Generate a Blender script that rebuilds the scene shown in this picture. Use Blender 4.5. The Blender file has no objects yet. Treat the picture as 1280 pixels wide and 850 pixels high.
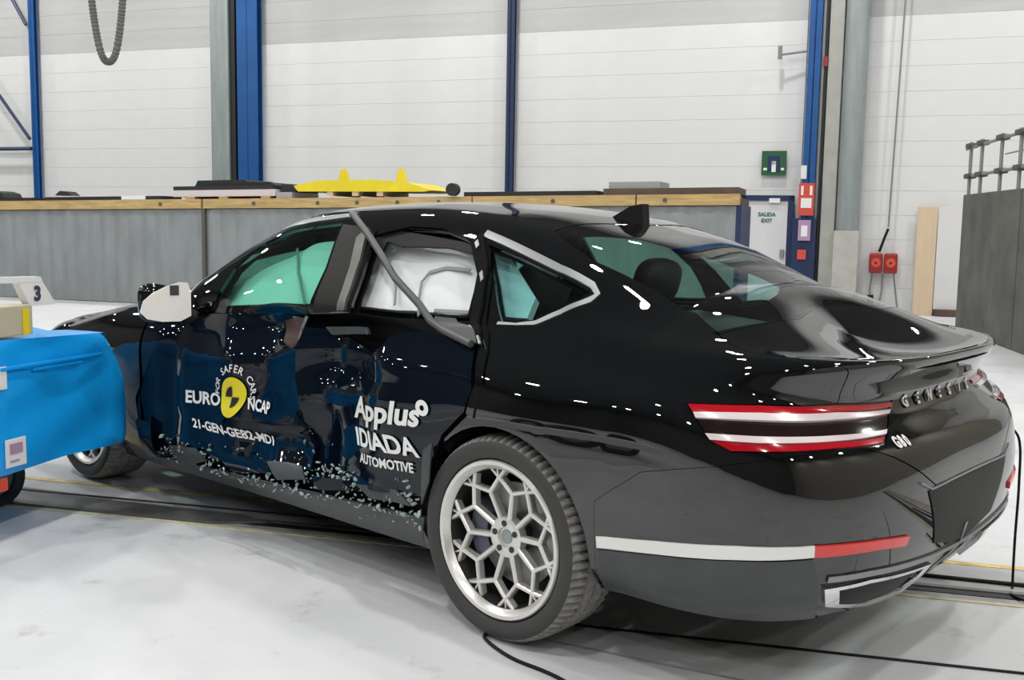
import bpy, bmesh, math, random
import numpy as np
from mathutils import Vector, Matrix
from mathutils.geometry import delaunay_2d_cdt

random.seed(7)
scene = bpy.context.scene
COL = scene.collection
PI = math.pi

# ---------------------------------------------------------------- camera
cam_d = bpy.data.cameras.new('camera')
cam = bpy.data.objects.new('camera', cam_d); COL.objects.link(cam)
cam_d.sensor_fit = 'HORIZONTAL'; cam_d.sensor_width = 36.0
cam_d.lens = 36.0 * 1289.072 / 1280.0
cam_d.clip_start = 0.05; cam_d.clip_end = 200
_p, _r, _y = 0.112083, 0.016710, -0.738909
_f = Vector((math.sin(_y)*math.cos(_p), math.cos(_y)*math.cos(_p), -math.sin(_p)))
_rt = Vector((math.cos(_y), -math.sin(_y), 0)); _up = _rt.cross(_f)
_R = math.cos(_r)*_rt + math.sin(_r)*_up; _U = -math.sin(_r)*_rt + math.cos(_r)*_up
cam.matrix_world = Matrix(((_R.x, _U.x, -_f.x, 2.2444), (_R.y, _U.y, -_f.y, -3.3517), (_R.z, _U.z, -_f.z, 1.3763), (0, 0, 0, 1)))
scene.camera = cam

# hall frame: s runs along the back wall to the right, t runs into the wall, z up
H0 = Vector((-6.4599, 12.7168, 0.0)); TH = 0.411723
def hw(s, t, z=0.0):
    return Vector((H0.x + s*math.cos(TH) - t*math.sin(TH), H0.y + s*math.sin(TH) + t*math.cos(TH), z))

# ---------------------------------------------------------------- world, lamps, exposure
world = bpy.data.worlds.new('hall_air'); scene.world = world; world.use_nodes = True
world.node_tree.nodes['Background'].inputs[0].default_value = (0.8, 0.9, 1.0, 1)
world.node_tree.nodes['Background'].inputs[1].default_value = 0.02
vs = scene.view_settings
vs.view_transform = 'Standard'; vs.look = 'None'; vs.exposure = 0.0; vs.gamma = 1.0
vs.use_curve_mapping = False
CEIL = 8.6
def lamp(s, t, power, size=0.42, z=CEIL-0.5, colr=(1.0, 0.985, 0.95)):
    d = bpy.data.lights.new('high_bay_lamp', 'AREA'); d.shape = 'DISK'; d.size = size
    d.energy = power; d.color = colr
    o = bpy.data.objects.new('high_bay_lamp', d); COL.objects.link(o)
    o.location = hw(s, t, z)
LAMP_W = 162
for si in range(7):
    for ti in range(5):
        lamp(-21 + si*5.2, -2.6 - ti*5.6, LAMP_W)

# ---------------------------------------------------------------- materials
def mat(name, colr, rough=0.5, metal=0.0, coat=0.0, coat_rough=0.03, noise=0.0, nscale=20.0, bump=0.0, bscale=60.0, spec=0.5, detail=4.0, emit=None, stretch=None, coat_ior=1.5):
    m = bpy.data.materials.new(name); m.use_nodes = True
    nt = m.node_tree; b = nt.nodes['Principled BSDF']
    b.inputs['Base Color'].default_value = (*colr, 1); b.inputs['Roughness'].default_value = rough
    b.inputs['Metallic'].default_value = metal; b.inputs['Coat Weight'].default_value = coat
    b.inputs['Coat Roughness'].default_value = coat_rough; b.inputs['Specular IOR Level'].default_value = spec
    b.inputs['Coat IOR'].default_value = coat_ior
    if emit:
        b.inputs['Emission Color'].default_value = (*emit[0], 1); b.inputs['Emission Strength'].default_value = emit[1]
    tc = None
    if noise or bump:
        tc = nt.nodes.new('ShaderNodeTexCoord'); vec = tc.outputs['Object']
        if stretch:
            mp = nt.nodes.new('ShaderNodeMapping'); mp.inputs['Scale'].default_value = stretch
            nt.links.new(vec, mp.inputs['Vector']); vec = mp.outputs['Vector']
    if noise:
        n = nt.nodes.new('ShaderNodeTexNoise'); n.inputs['Scale'].default_value = nscale; n.inputs['Detail'].default_value = detail
        nt.links.new(vec, n.inputs['Vector'])
        r = nt.nodes.new('ShaderNodeValToRGB'); nt.links.new(n.outputs['Fac'], r.inputs['Fac'])
        lo = [max(0, c*(1-noise)) for c in colr]; hi = [min(1, c*(1+noise)) for c in colr]
        r.color_ramp.elements[0].color = (*lo, 1); r.color_ramp.elements[0].position = 0.3
        r.color_ramp.elements[1].color = (*hi, 1); r.color_ramp.elements[1].position = 0.7
        nt.links.new(r.outputs['Color'], b.inputs['Base Color'])
    if bump:
        n = nt.nodes.new('ShaderNodeTexNoise'); n.inputs['Scale'].default_value = bscale
        nt.links.new(vec, n.inputs['Vector'])
        bp = nt.nodes.new('ShaderNodeBump'); bp.inputs['Strength'].default_value = bump; bp.inputs['Distance'].default_value = 0.01
        nt.links.new(n.outputs['Fac'], bp.inputs['Height']); nt.links.new(bp.outputs['Normal'], b.inputs['Normal'])
    return m

def glass(name, tint, fres=1.0):
    m = bpy.data.materials.new(name); m.use_nodes = True; nt = m.node_tree
    for n in list(nt.nodes): nt.nodes.remove(n)
    o = nt.nodes.new('ShaderNodeOutputMaterial'); mx = nt.nodes.new('ShaderNodeMixShader')
    tr = nt.nodes.new('ShaderNodeBsdfTransparent'); tr.inputs[0].default_value = (*tint, 1)
    gl = nt.nodes.new('ShaderNodeBsdfGlossy'); gl.inputs['Roughness'].default_value = 0.01
    gl.inputs[0].default_value = (1, 1, 1, 1)
    fr = nt.nodes.new('ShaderNodeFresnel'); fr.inputs[0].default_value = 1.5
    ge = nt.nodes.new('ShaderNodeNewGeometry'); mr_ = nt.nodes.new('ShaderNodeMapRange')
    mr_.inputs['To Min'].default_value = 1.5; mr_.inputs['To Max'].default_value = 1/1.5   # a thin pane reflects alike from both sides
    nt.links.new(ge.outputs['Backfacing'], mr_.inputs['Value']); nt.links.new(mr_.outputs['Result'], fr.inputs[0])
    ml = nt.nodes.new('ShaderNodeMath'); ml.operation = 'MULTIPLY'; ml.inputs[1].default_value = fres
    nt.links.new(fr.outputs[0], ml.inputs[0]); nt.links.new(ml.outputs[0], mx.inputs[0])
    nt.links.new(tr.outputs[0], mx.inputs[1]); nt.links.new(gl.outputs[0], mx.inputs[2])
    nt.links.new(mx.outputs[0], o.inputs[0])
    return m

M = dict(
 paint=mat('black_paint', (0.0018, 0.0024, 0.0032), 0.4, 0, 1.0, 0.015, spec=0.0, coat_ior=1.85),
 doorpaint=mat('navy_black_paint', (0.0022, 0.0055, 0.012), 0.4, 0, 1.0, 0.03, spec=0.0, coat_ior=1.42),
 plastic=mat('black_plastic', (0.010, 0.010, 0.010), 0.5, spec=0.2),
 inner=mat('dark_lining', (0.006, 0.006, 0.007), 0.8, spec=0.1),
 skirt=mat('grey_plastic', (0.046, 0.051, 0.053), 0.34, noise=0.15, nscale=9),
 chrome=mat('chrome', (0.75, 0.76, 0.78), 0.12, 1.0),
 satin=mat('satin_trim', (0.30, 0.31, 0.32), 0.42, 1.0),
 white_strip=mat('pale_strip', (0.78, 0.78, 0.76), 0.25, 0.25),
 red_refl=mat('red_reflector', (0.65, 0.035, 0.03), 0.2, 0, 0.6),
 lamp_red=mat('lamp_red', (0.42, 0.003, 0.012), 0.12, 0, 1.0),
 lamp_white=mat('lamp_white', (0.72, 0.62, 0.64), 0.2, 0, 1.0),
 lamp_dark=mat('lamp_dark', (0.012, 0.003, 0.004), 0.1, 0, 1.0),
 glass_front=glass('green_glass', (0.47, 0.83, 0.70)),
 glass_quarter=glass('blue_green_glass', (0.55, 0.84, 0.83)),
 glass_rear=glass('tinted_glass', (0.60, 0.71, 0.66), 1.0),
 airbag=mat('airbag_fabric', (0.84, 0.89, 0.91), 0.85, bump=0.25, bscale=14),
 rubber=mat('tyre_rubber', (0.040, 0.039, 0.039), 0.62, bump=0.1, bscale=150),
 tread=mat('lit_tread', (0.24, 0.235, 0.225), 0.8, noise=0.25, nscale=30),  # tread rubber made lighter: the light on its blocks is in the colour
 alloy=mat('alloy', (0.74, 0.73, 0.70), 0.33, 0.65, noise=0.06, nscale=12),
 alloy_dark=mat('alloy_barrel', (0.05, 0.05, 0.05), 0.45, 0.6),
 seam=mat('airbag_seam', (.30, .34, .35), .8),
 badge=mat('badge_metal', (.72, .72, .70), .45, .4),
 disc=mat('brake_steel', (0.25, 0.25, 0.26), 0.35, 0.9),
 caliper=mat('caliper_grey', (0.10, 0.11, 0.15), 0.4, 0.3),
 seat=mat('seat_leather', (0.022, 0.018, 0.016), 0.55),
 seat_brown=mat('seat_brown', (0.05, 0.018, 0.012), 0.5),
 white_print=mat('white_print', (0.80, 0.81, 0.80), 0.6),
 yellow=mat('yellow_sticker', (0.80, 0.68, 0.015), 0.5),
 blackprint=mat('black_print', (0.01, 0.01, 0.01), 0.6),
 mirror_cover=mat('pale_sticker', (0.86, 0.835, 0.79), 0.4),
 crumb=mat('glass_crumbs', (0.35, 0.45, 0.45), 0.2),
 # hall
 floor=None,
 clad=mat('white_cladding', (0.72, 0.73, 0.735), 0.5, noise=0.02, nscale=2),
 clad_shaded=mat('shaded_cladding', (0.50, 0.505, 0.51), 0.5, noise=0.05, nscale=1.2, stretch=(0.6, 1, 5)),  # cladding greyed: shade above the lamp cut-off put into the colour
 back=mat('beige_wall', (0.07, 0.066, 0.058), 0.7, noise=0.06, nscale=1),
  sidewall=mat('pale_beige_wall', (0.30, 0.28, 0.235), 0.7, noise=0.05, nscale=1),
 roofm=mat('ceiling_sheet', (0.10, 0.10, 0.10), 0.7),
 blue=mat('blue_steel', (0.003, 0.078, 0.28), 0.45, noise=0.12, nscale=3),
 bluedk=mat('dark_blue_steel', (0.008, 0.025, 0.085), 0.5),
 bluebar=mat('barrier_blue', (0.004, 0.33, 0.84), 0.32, bump=0.35, bscale=5, coat=0.2),
 moulding=mat('grey_moulding', (0.075, 0.078, 0.078), 0.4),
 galv=mat('galvanised', (0.30, 0.345, 0.345), 0.45, 0.35, noise=0.1, nscale=3, stretch=(4, 4, .5)),
 sheet=mat('grey_sheet', (0.47, 0.51, 0.525), 0.45, 0.0, noise=0.10, nscale=4, stretch=(1, 1, .4)),
 concrete=mat('concrete', (0.45, 0.45, 0.42), 0.85, noise=0.08, nscale=5, bump=0.2),
 concrete_dark=mat('dark_concrete', (0.098, 0.098, 0.088), 0.85, noise=0.28, nscale=2.2, bump=0.3, bscale=18, detail=8),
 timber=mat('timber', (0.46, 0.32, 0.135), 0.7, noise=0.22, nscale=6, stretch=(.6, 6, 6)),
 timber_pale=mat('pale_board', (0.66, 0.52, 0.36), 0.7, noise=0.05, nscale=4, stretch=(5, 5, .6)),
 board_white=mat('white_board', (0.70, 0.70, 0.72), 0.5),
 brown=mat('brown_ply', (0.09, 0.06, 0.045), 0.7, noise=0.2, nscale=5),
 greyboard=mat('grey_board', (0.34, 0.34, 0.35), 0.6),
 blackmat=mat('black_rubber', (0.012, 0.014, 0.016), 0.6),
 pinkboard=mat('pink_board', (0.60, 0.53, 0.53), 0.7),
 yellowp=mat('yellow_paint', (0.74, 0.60, 0.02), 0.45, noise=0.08, nscale=3),
 red=mat('red_plastic', (0.30, 0.022, 0.02), 0.4),
 redsign=mat('red_sign', (0.62, 0.07, 0.045), 0.5),
 green=mat('green_sign', (0.015, 0.10, 0.04), 0.5),
 pinksign=mat('lilac_sign', (0.42, 0.26, 0.42), 0.5),
 teal=mat('teal_print', (0.03, 0.16, 0.16), 0.5),
 purple=mat('purple_print', (0.06, 0.03, 0.08), 0.5),
 white=mat('white_gloss', (0.76, 0.765, 0.77), 0.4),
 doorw=mat('door_white', (0.66, 0.66, 0.68), 0.45),
 hose=mat('ribbed_hose', (0.10, 0.11, 0.095), 0.6),
 cable=mat('black_cable', (0.010, 0.010, 0.010), 0.5, spec=0.2),
 wire=mat('grey_wire', (0.22, 0.24, 0.24), 0.5),
 steelrail=mat('rail_steel', (0.16, 0.16, 0.155), 0.45, 0.5, noise=0.2, nscale=6),
 clamp=mat('scaffold_clamp', (0.10, 0.10, 0.085), 0.6, 0.3),
 pipe=mat('scaffold_pipe', (0.30, 0.30, 0.31), 0.4, 0.5),
 beige=mat('beige_block', (0.48, 0.44, 0.33), 0.6, noise=0.06, nscale=5),
)
def floor_material():
    m = bpy.data.materials.new('white_floor_paint'); m.use_nodes = True; nt = m.node_tree; b = nt.nodes['Principled BSDF']
    tc = nt.nodes.new('ShaderNodeTexCoord')
    def noise(scale, detail, rough=.6):
        n = nt.nodes.new('ShaderNodeTexNoise'); n.inputs['Scale'].default_value = scale; n.inputs['Detail'].default_value = detail
        n.inputs['Roughness'].default_value = rough
        nt.links.new(tc.outputs['Object'], n.inputs['Vector']); return n.outputs['Fac']
    def ramp(fac, a, c, ca, cc):
        r = nt.nodes.new('ShaderNodeValToRGB'); nt.links.new(fac, r.inputs[0]); e = r.color_ramp.elements
        e[0].position = a; e[0].color = (*ca, 1); e[1].position = c; e[1].color = (*cc, 1); return r.outputs['Color']
    def mul(a, c):
        x = nt.nodes.new('ShaderNodeMix'); x.data_type = 'RGBA'; x.blend_type = 'MULTIPLY'; x.inputs['Factor'].default_value = 1
        nt.links.new(a, x.inputs['A']); nt.links.new(c, x.inputs['B']); return x.outputs['Result']
    base = ramp(noise(1.1, 6), .35, .68, (.57, .585, .61), (.67, .68, .69))
    stains = ramp(noise(2.3, 9, .7), .29, .42, (.64, .61, .57), (1, 1, 1))
    specks = ramp(noise(26, 5, .75), .24, .33, (.33, .33, .34), (1, 1, 1))
    nt.links.new(mul(mul(base, stains), specks), b.inputs['Base Color'])
    b.inputs['Roughness'].default_value = 0.48
    bp = nt.nodes.new('ShaderNodeBump'); bp.inputs['Strength'].default_value = .12; bp.inputs['Distance'].default_value = .01
    nt.links.new(noise(7, 5), bp.inputs['Height']); nt.links.new(bp.outputs['Normal'], b.inputs['Normal'])
    return m
M['floor'] = floor_material()

# ---------------------------------------------------------------- helpers
def link(name, me, parent=None):
    o = bpy.data.objects.new(name, me); COL.objects.link(o)
    if parent is not None: o.parent = parent
    return o
def tag(o, label=None, cat=None, group=None, kind=None):
    if label: o['label'] = label
    if cat: o['category'] = cat
    if group: o['group'] = group
    if kind: o['kind'] = kind
    return o
def thing(name, loc, rotz, label, cat, group=None):
    o = bpy.data.objects.new(name, None); COL.objects.link(o); o.empty_display_size = .2
    o.location = loc; o.rotation_euler = (0, 0, rotz)
    return tag(o, label, cat, group)
class B:
    """collects shapes in local coordinates; .obj() links them as one mesh object"""
    def __init__(s): s.bm = bmesh.new()
    def box(s, a, b, bev=0.0, mtx=None):
        a = [min(p, q) for p, q in zip(a, b)], [max(p, q) for p, q in zip(a, b)]
        lo, hi = a
        r = bmesh.ops.create_cube(s.bm, size=1.0); vs_ = r['verts']
        for v in vs_:
            v.co = Vector([(lo[i]+hi[i])/2 + v.co[i]*(hi[i]-lo[i]) for i in range(3)])
        if bev > 0:
            ed = list({e for v in vs_ for e in v.link_edges})
            g = bmesh.ops.bevel(s.bm, geom=ed, offset=bev, segments=2, affect='EDGES', profile=0.6)
            vs_ = list({v for f in g['faces'] for v in f.verts} | {v for v in vs_ if v.is_valid})
        if mtx is not None: bmesh.ops.transform(s.bm, matrix=mtx, verts=vs_)
        return s
    def prism(s, pts, y0, y1, axis='y'):
        """polygon in the plane across axis, extruded from y0 to y1"""
        def co(p, d):
            return {'y': (p[0], d, p[1]), 'x': (d, p[0], p[1]), 'z': (p[0], p[1], d)}[axis]
        a = [s.bm.verts.new(co(p, y0)) for p in pts]; b = [s.bm.verts.new(co(p, y1)) for p in pts]
        n = len(pts); s.bm.faces.new(a); s.bm.faces.new(b[::-1])
        for i in range(n): s.bm.faces.new((a[i], b[i], b[(i+1) % n], a[(i+1) % n]))
        bmesh.ops.recalc_face_normals(s.bm, faces=s.bm.faces[:])
        return s
    def tube(s, pts, r, seg=8, closed=False, radii=None):
        P = [Vector(p) for p in pts]; rings = []; n = len(P); x = None
        for i, p in enumerate(P):
            d = (P[min(i+1, n-1)] - P[max(i-1, 0)]).normalized()
            if x is None:
                x = d.cross(Vector((0, 0, 1)))
                if x.length < 1e-2: x = d.cross(Vector((0, 1, 0)))
            x = (x - d*x.dot(d)).normalized(); y = d.cross(x).normalized()
            rr = radii[i] if radii else r
            rings.append([s.bm.verts.new(p + (x*math.cos(2*PI*k/seg) + y*math.sin(2*PI*k/seg))*rr) for k in range(seg)])
        for a, b in zip(rings, rings[1:]):
            for k in range(seg): s.bm.faces.new((a[k], a[(k+1) % seg], b[(k+1) % seg], b[k]))
        if n > 1:
            s.bm.faces.new(rings[0][::-1]); s.bm.faces.new(rings[-1])
        return s
    def lathe(s, prof, seg=48, axis='y', cap=False):
        """prof of (a along axis, r)"""
        rings = []
        for a, r in prof:
            ring = []
            for k in range(seg):
                c, q = math.cos(2*PI*k/seg)*r, math.sin(2*PI*k/seg)*r
                ring.append(s.bm.verts.new({'y': (c, a, q), 'z': (c, q, a), 'x': (a, c, q)}[axis]))
            rings.append(ring)
        for a, b in zip(rings, rings[1:]):
            for k in range(seg): s.bm.faces.new((a[k], a[(k+1) % seg], b[(k+1) % seg], b[k]))
        if cap:
            s.bm.faces.new(rings[0][::-1]); s.bm.faces.new(rings[-1])
        bmesh.ops.recalc_face_normals(s.bm, faces=s.bm.faces[:])
        return s
    def obj(s, name, m, parent=None, smooth=None, loc=None, rotz=0):
        bmesh.ops.recalc_face_normals(s.bm, faces=s.bm.faces[:])
        me = bpy.data.meshes.new(name); s.bm.to_mesh(me); s.bm.free()
        me.materials.append(m if not isinstance(m, str) else M[m])
        o = link(name, me, parent)
        if smooth is not None:
            me.shade_smooth()
            try: me.set_sharp_from_angle(angle=math.radians(smooth))
            except Exception: pass
        if loc is not None: o.location = loc; o.rotation_euler = (0, 0, rotz)
        return o
def text_mesh(body, size, align='CENTER', bold=0.0, spacing=1.0, thick=0.0):
    c = bpy.data.curves.new('lettering', 'FONT'); c.body = body; c.size = size; c.align_x = align
    c.align_y = 'CENTER'; c.offset = bold; c.space_character = spacing; c.extrude = thick; c.resolution_u = 4
    o = bpy.data.objects.new('lettering', c); COL.objects.link(o)
    dg = bpy.context.evaluated_depsgraph_get(); me = bpy.data.meshes.new_from_object(o.evaluated_get(dg))
    bpy.data.objects.remove(o); bpy.data.curves.remove(c)
    return me

# ================================================================ THE HALL
def hall_obj(b, name, m, s, t, z=0, **k):
    return b.obj(name, m, None, loc=hw(s, t, z), rotz=TH, **k)
S0, S1, T0 = -24.0, 12.0, -30.0
tag(hall_obj(B().box((S0, T0, -.2), (S1, .0, 0)), 'floor', 'floor', 0, 0), kind='structure')
tag(hall_obj(B().box((S0, T0, CEIL), (S1, .3, CEIL+.2)), 'ceiling', 'roofm', 0, 0), kind='structure')
wb = tag(hall_obj(B().box((S0, .06, 0), (S1, .3, CEIL)), 'wall_back', 'clad', 0, 0), kind='structure')
tag(hall_obj(B().box((S0, T0-.3, 0), (S1, T0, CEIL)), 'wall_front', 'back', 0, 0), kind='structure')
tag(hall_obj(B().box((S0-.3, T0, 0), (S0, .3, CEIL)), 'wall_left', 'back', 0, 0), kind='structure')
tag(hall_obj(B().box((S1, T0, 0), (S1+.3, .3, CEIL)), 'wall_right', 'sidewall', 0, 0), kind='structure')
# sandwich panels of the back wall: one object each, a bay wide
PH = .40
pan = {}
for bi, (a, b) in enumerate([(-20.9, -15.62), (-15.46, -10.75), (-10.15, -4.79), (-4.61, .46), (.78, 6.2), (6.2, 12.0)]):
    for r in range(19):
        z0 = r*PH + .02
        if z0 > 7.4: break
        m = 'clad_shaded' if z0 > 4.75 - .1 else 'clad'  # upper rows carry the lamp shading of the wall as panel colour
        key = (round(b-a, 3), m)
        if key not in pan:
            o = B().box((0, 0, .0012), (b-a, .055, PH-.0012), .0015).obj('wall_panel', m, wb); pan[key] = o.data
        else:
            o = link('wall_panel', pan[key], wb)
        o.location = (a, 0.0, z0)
rest = B().box((S0, 0, 0), (-20.92, .055, CEIL)); rest.box((S0, 0, 7.63), (S1, .055, CEIL)); rest.obj('trim', 'clad_shaded', wb)

# blue columns
def i_column(s, w, d, label, m='blue', tilt=0):
    r = thing('steel_column', hw(s, -.06), TH, label, 'column', None)
    b = B().box((-w/2, -d, 0), (w/2, -d+.02, CEIL)); b.box((-w/2, -.02, 0), (w/2, 0, CEIL)); b.box((-.012, -d, 0), (.012, 0, CEIL))
    b.obj('beam', m, r)
    B().box((-w/2-.004, -d-.04, 0), (w/2+.004, .0, .03)).obj('base_plate', m, r)
    return r
i_column(-10.16, .46, .18, 'wide bright blue steel column behind the black rubber mats')
i_column(.60, .20, .20, 'blue steel column beside the white door, red notices on it')
i_column(-4.70, .14, .10, 'slim dark blue wall post in the middle of the white wall', 'bluedk')
i_column(-15.53, .145, .10, 'slim blue post at the far left with diagonal braces', 'blue')
# widened column foot behind the notices
tag(hall_obj(B().box((-.19, -.30, 0), (.19, -.275, 1.55), .004), 'column_plate', 'bluedk', .57, 0), 'dark blue plate on the foot of the right blue column', 'plate')
# braces left
def brace(p, q, r, label):
    L = (Vector((q[0]-p[0], 0, q[1]-p[1])))
    o = B().tube([(0, 0, 0), (L.x, 0, L.z)], r, 6).obj('wall_brace', 'bluedk', None, loc=hw(p[0], -.2, p[1]), rotz=TH)
    tag(o, label, 'brace')
brace((-17.9, 5.73), (-15.62, 3.02), .035, 'lower diagonal dark brace running down to the left blue post')
brace((-17.1, 7.75), (-15.62, 5.42), .035, 'upper diagonal dark brace meeting the left blue post near the picture top')
brace((-18.6, 2.82), (-15.6, 2.82), .045, 'horizontal dark rail ending at the left blue post')
# galvanised downpipes
def pipe(s, t, r, z0, z1, label, m='galv'):
    b = B().lathe([(z0, r), (z1, r)], 20, 'z', True)
    o = tag(b.obj('downpipe', m, None, 40, hw(s, t), TH), label, 'pipe', None); return o
tag(hall_obj(B().box((-.21, -.20, 0), (.21, .0, CEIL), .03), 'cable_duct', 'galv', -10.79, -.06), 'grey galvanised duct left of the wide blue column', 'duct')
tag(hall_obj(B().box((-.05, -.16, 0), (.05, 0, CEIL), .01), 'cable_duct', 'blackmat', -10.50, -.06), 'narrow black duct between grey duct and wide blue column', 'duct')
pipe(1.255, -.25, .185, 1.36, CEIL, 'thick grey downpipe standing on a concrete plinth')
tag(hall_obj(B().box((-.105, -.14, 0), (.12, 0, CEIL), .01), 'cable_duct', 'concrete', .925, -.06), 'pale square duct between blue column and thick downpipe', 'duct')
tag(hall_obj(B().box((-.02, -.14, 0), (.02, 0, CEIL)), 'cable_duct', 'wire', .735, -.06), 'thin grey conduit on the right flank of the blue column', 'duct')
tag(hall_obj(B().box((-.018, -.12, 0), (.018, 0, CEIL)), 'cable_duct', 'blackmat', .785, -.06), 'thin black cable run right of the blue column', 'duct')
tag(hall_obj(B().box((-.19, -.42, 0), (.20, 0, 1.355), .012), 'concrete_plinth', 'concrete', 1.24, -.06), 'pale concrete plinth under the thick grey downpipe', 'plinth')
tag(hall_obj(B().box((-.03, -.03, -.08), (.04, 0, .08), .01), 'alarm_button', 'red', .775, -.20, 4.1), 'small red box high on the blue column flank', 'box')
r = thing('wall_bracket', hw(.47, -.2, 4.28), TH, 'thin steel arm sticking left from the right blue column', 'bracket')
B().tube([(0, 0, 0), (-.42, -.05, -.05)], .02, 8).obj('arm', 'wire', r)
B().tube([(-.42, -.05, -.12), (-.42, -.05, .09)], .035, 8).obj('end_plate', 'wire', r)
# cable from the roof and the two red reels
tag(B().tube([(0, 0, 0), (-.05, 0, -2.6), (-.13, 0, CEIL*-1+1.42)], .016, 6).obj('hanging_cable', 'wire', None, 60, hw(2.02, -.12, CEIL), TH), 'thin grey cable hanging down the white wall to red boxes', 'cable')
r = thing('socket_box_pair', hw(1.84, -.08, .97), TH, 'pair of red socket boxes on the white wall', 'box')
B().tube([(.05, -.05, .43), (.0, -.06, .28), (-.07, -.07, .05)], .022, 8).obj('cable', 'cable', r, 60)
for x in (-.115, .115):
    b = B().box((x-.105, -.16, -.30), (x+.105, 0, .03), .03); h = b.obj('housing', 'red', r)
    B().lathe([(-.185, .02), (-.185, .07), (-.16, .08)], 16).obj('socket_lid', 'redsign', h).location = (x, 0, -.13)
for pts in ([(-.16, -.06, -.3), (-.19, -.06, -.6), (-.16, -.08, -.75)], [(0, -.06, -.3), (.0, -.06, -.6), (-.05, -.06, -.93)], [(.17, -.06, -.3), (.22, -.06, -.65), (.27, -.06, -.95)]):
    B().tube(pts, .016, 6).obj('lead', 'wire', r, 60)
B().box((-.22, -.09, -.82), (-.12, -.02, -.66), .02).obj('plug', 'cable', r)
# door and signs
d = thing('door_1', hw(-.06, -.07), TH, None, None); d['kind'] = 'structure'
B().box((-.34, -.05, 0), (.34, 0, 1.83), .004).obj('leaf', 'doorw', d)
b = B().box((-.44, -.08, 0), (-.35, .01, 1.93)).box((.35, -.08, 0), (.44, .01, 1.93)).box((-.44, -.08, 1.84), (.44, .01, 1.93)); b.obj('frame', 'bluedk', d)
B().box((.24, -.10, .88), (.31, -.05, 1.02), .01).obj('handle', 'wire', d)
B().box((.03, -.10, 1.80), (.21, -.08, 1.88), .004).obj('door_plate', 'white', d)
def flat_text(body, size, m, s, t, z, parent=None, name='lettering', bold=0):
    me = text_mesh(body, size, bold=bold); me.materials.append(M[m]); me.transform(Matrix.Rotation(PI/2, 4, 'X'))
    o = link(name, me, parent); o.location = (s, t, z); return o
for body, z in (('SALIDA', 1.605), ('EXIT', 1.50)):
    flat_text(body, .088, 'teal', .0, -.056, z, d, bold=.004)
g = thing('exit_sign', hw(.015, -.07, 2.47), TH, 'green running exit sign above the white door', 'sign')
B().box((-.205, -.02, -.205), (.205, 0, .205), .006).obj('sign_plate', 'green', g)
b = B().box((-.10, -.026, -.15), (.10, -.021, .12)); b.obj('doorway_mark', 'bluedk', g)
b = B().box((-.035, -.034, -.15), (.035, -.028, .03)); b.lathe([(-.034, .001), (-.034, .036), (-.028, .036)], 12)
b.box((-.17, -.027, -.12), (-.11, -.022, -.08)).box((.12, -.027, -.12), (.17, -.022, -.08)); b.obj('figure_mark', 'white_print', g)
n = thing('fire_notice', hw(.585, -.345, 1.86), TH, 'red and white notice on the blue column', 'sign')
B().box((-.125, -.012, -.265), (.125, 0, .265), .004).obj('sign_plate', 'redsign', n)
B().box((-.085, -.016, -.14), (.085, -.011, .02)).box((-.09, -.016, .07), (-.05, -.011, .22)).box((.05, -.016, .07), (.09, -.011, .22)).obj('print_marks', 'white_print', n)
n = thing('lilac_notice', hw(.575, -.345, 1.35), TH, 'lilac notice on the blue column below the red notice', 'sign')
B().box((-.10, -.012, -.17), (.10, 0, .17), .004).obj('sign_plate', 'pinksign', n)
B().box((-.05, -.016, -.1), (.05, -.011, .08)).obj('print_marks', 'white_print', n)
n = thing('white_label', hw(.52, -.27, 2.31), TH, 'small white label on the blue column above the red notice', 'label')
B().box((-.045, -.01, -.11), (.045, 0, .11)).obj('sign_plate', 'white', n)
tag(hall_obj(B().box((-.07, -.012, -.08), (.07, 0, .08)), 'red_label', 'redsign', .55, -.37, .95), 'small red label low on the blue column foot', 'label')
# boards leaning at the wall
tag(hall_obj(B().box((-.16, -.04, 0), (.14, .0, 1.76), .004), 'timber_board', 'timber_pale', 2.49, -.10), 'tall pale wooden board leaning on the wall by the concrete block', 'board')
tag(hall_obj(B().box((-.20, -.03, .11), (.20, .0, 1.76), .004), 'white_panel_board', 'board_white', 2.84, -.10), 'tall white board beside the pale wooden board', 'board')
tag(hall_obj(B().box((-.19, -.12, 0), (.19, .0, .11), .01), 'foot_block', 'brown', 2.86, -.12), 'dark block under the tall white board', 'block')
# concrete block with pipe rail
ca = math.atan2(.986, -.1664) - PI/2
blk = thing('concrete_block', hw(3.189, -4.712), TH + ca, 'dark grey concrete block wall at the right edge with pipe rail', 'block')
for y0, y1 in ((-2.6, -.22), (-.2, 2.31)):
    B().box((0, y0, 0), (1.2, y1, 1.885), .015).obj('cast_block', 'concrete_dark', blk)
rb = thing('pipe_rail', hw(3.189, -4.712, 1.885), TH + ca, 'scaffold pipe rail with clamps on top of the concrete block', 'railing')
posts = [2.37, 1.74, .87, .12, -.7, -1.5, -2.3]
B().tube([(.06, -2.5, .255), (.06, 2.50, .255)], .022, 8).obj('lower_pipe', 'pipe', rb, 60)
B().tube([(.06, -2.5, .70), (.06, 2.50, .64)], .022, 8).obj('upper_pipe', 'pipe', rb, 60)
for y in posts:
    if y < 2.3: pass
    B().tube([(.06, min(y, 2.28), 0), (.06, min(y, 2.28), .72)], .024, 8).obj('post', 'pipe', rb, 60)
    for z in (.255, .67):
        B().box((.0, min(y, 2.28)-.10, z-.035), (.13, min(y, 2.28)+.10, z+.035), .02).obj('clamp', 'clamp', rb)
B().tube([(.5, 2.25, .56), (.5, -2.4, .56)], .012, 6).obj('wire_line', 'pipe', rb)

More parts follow.
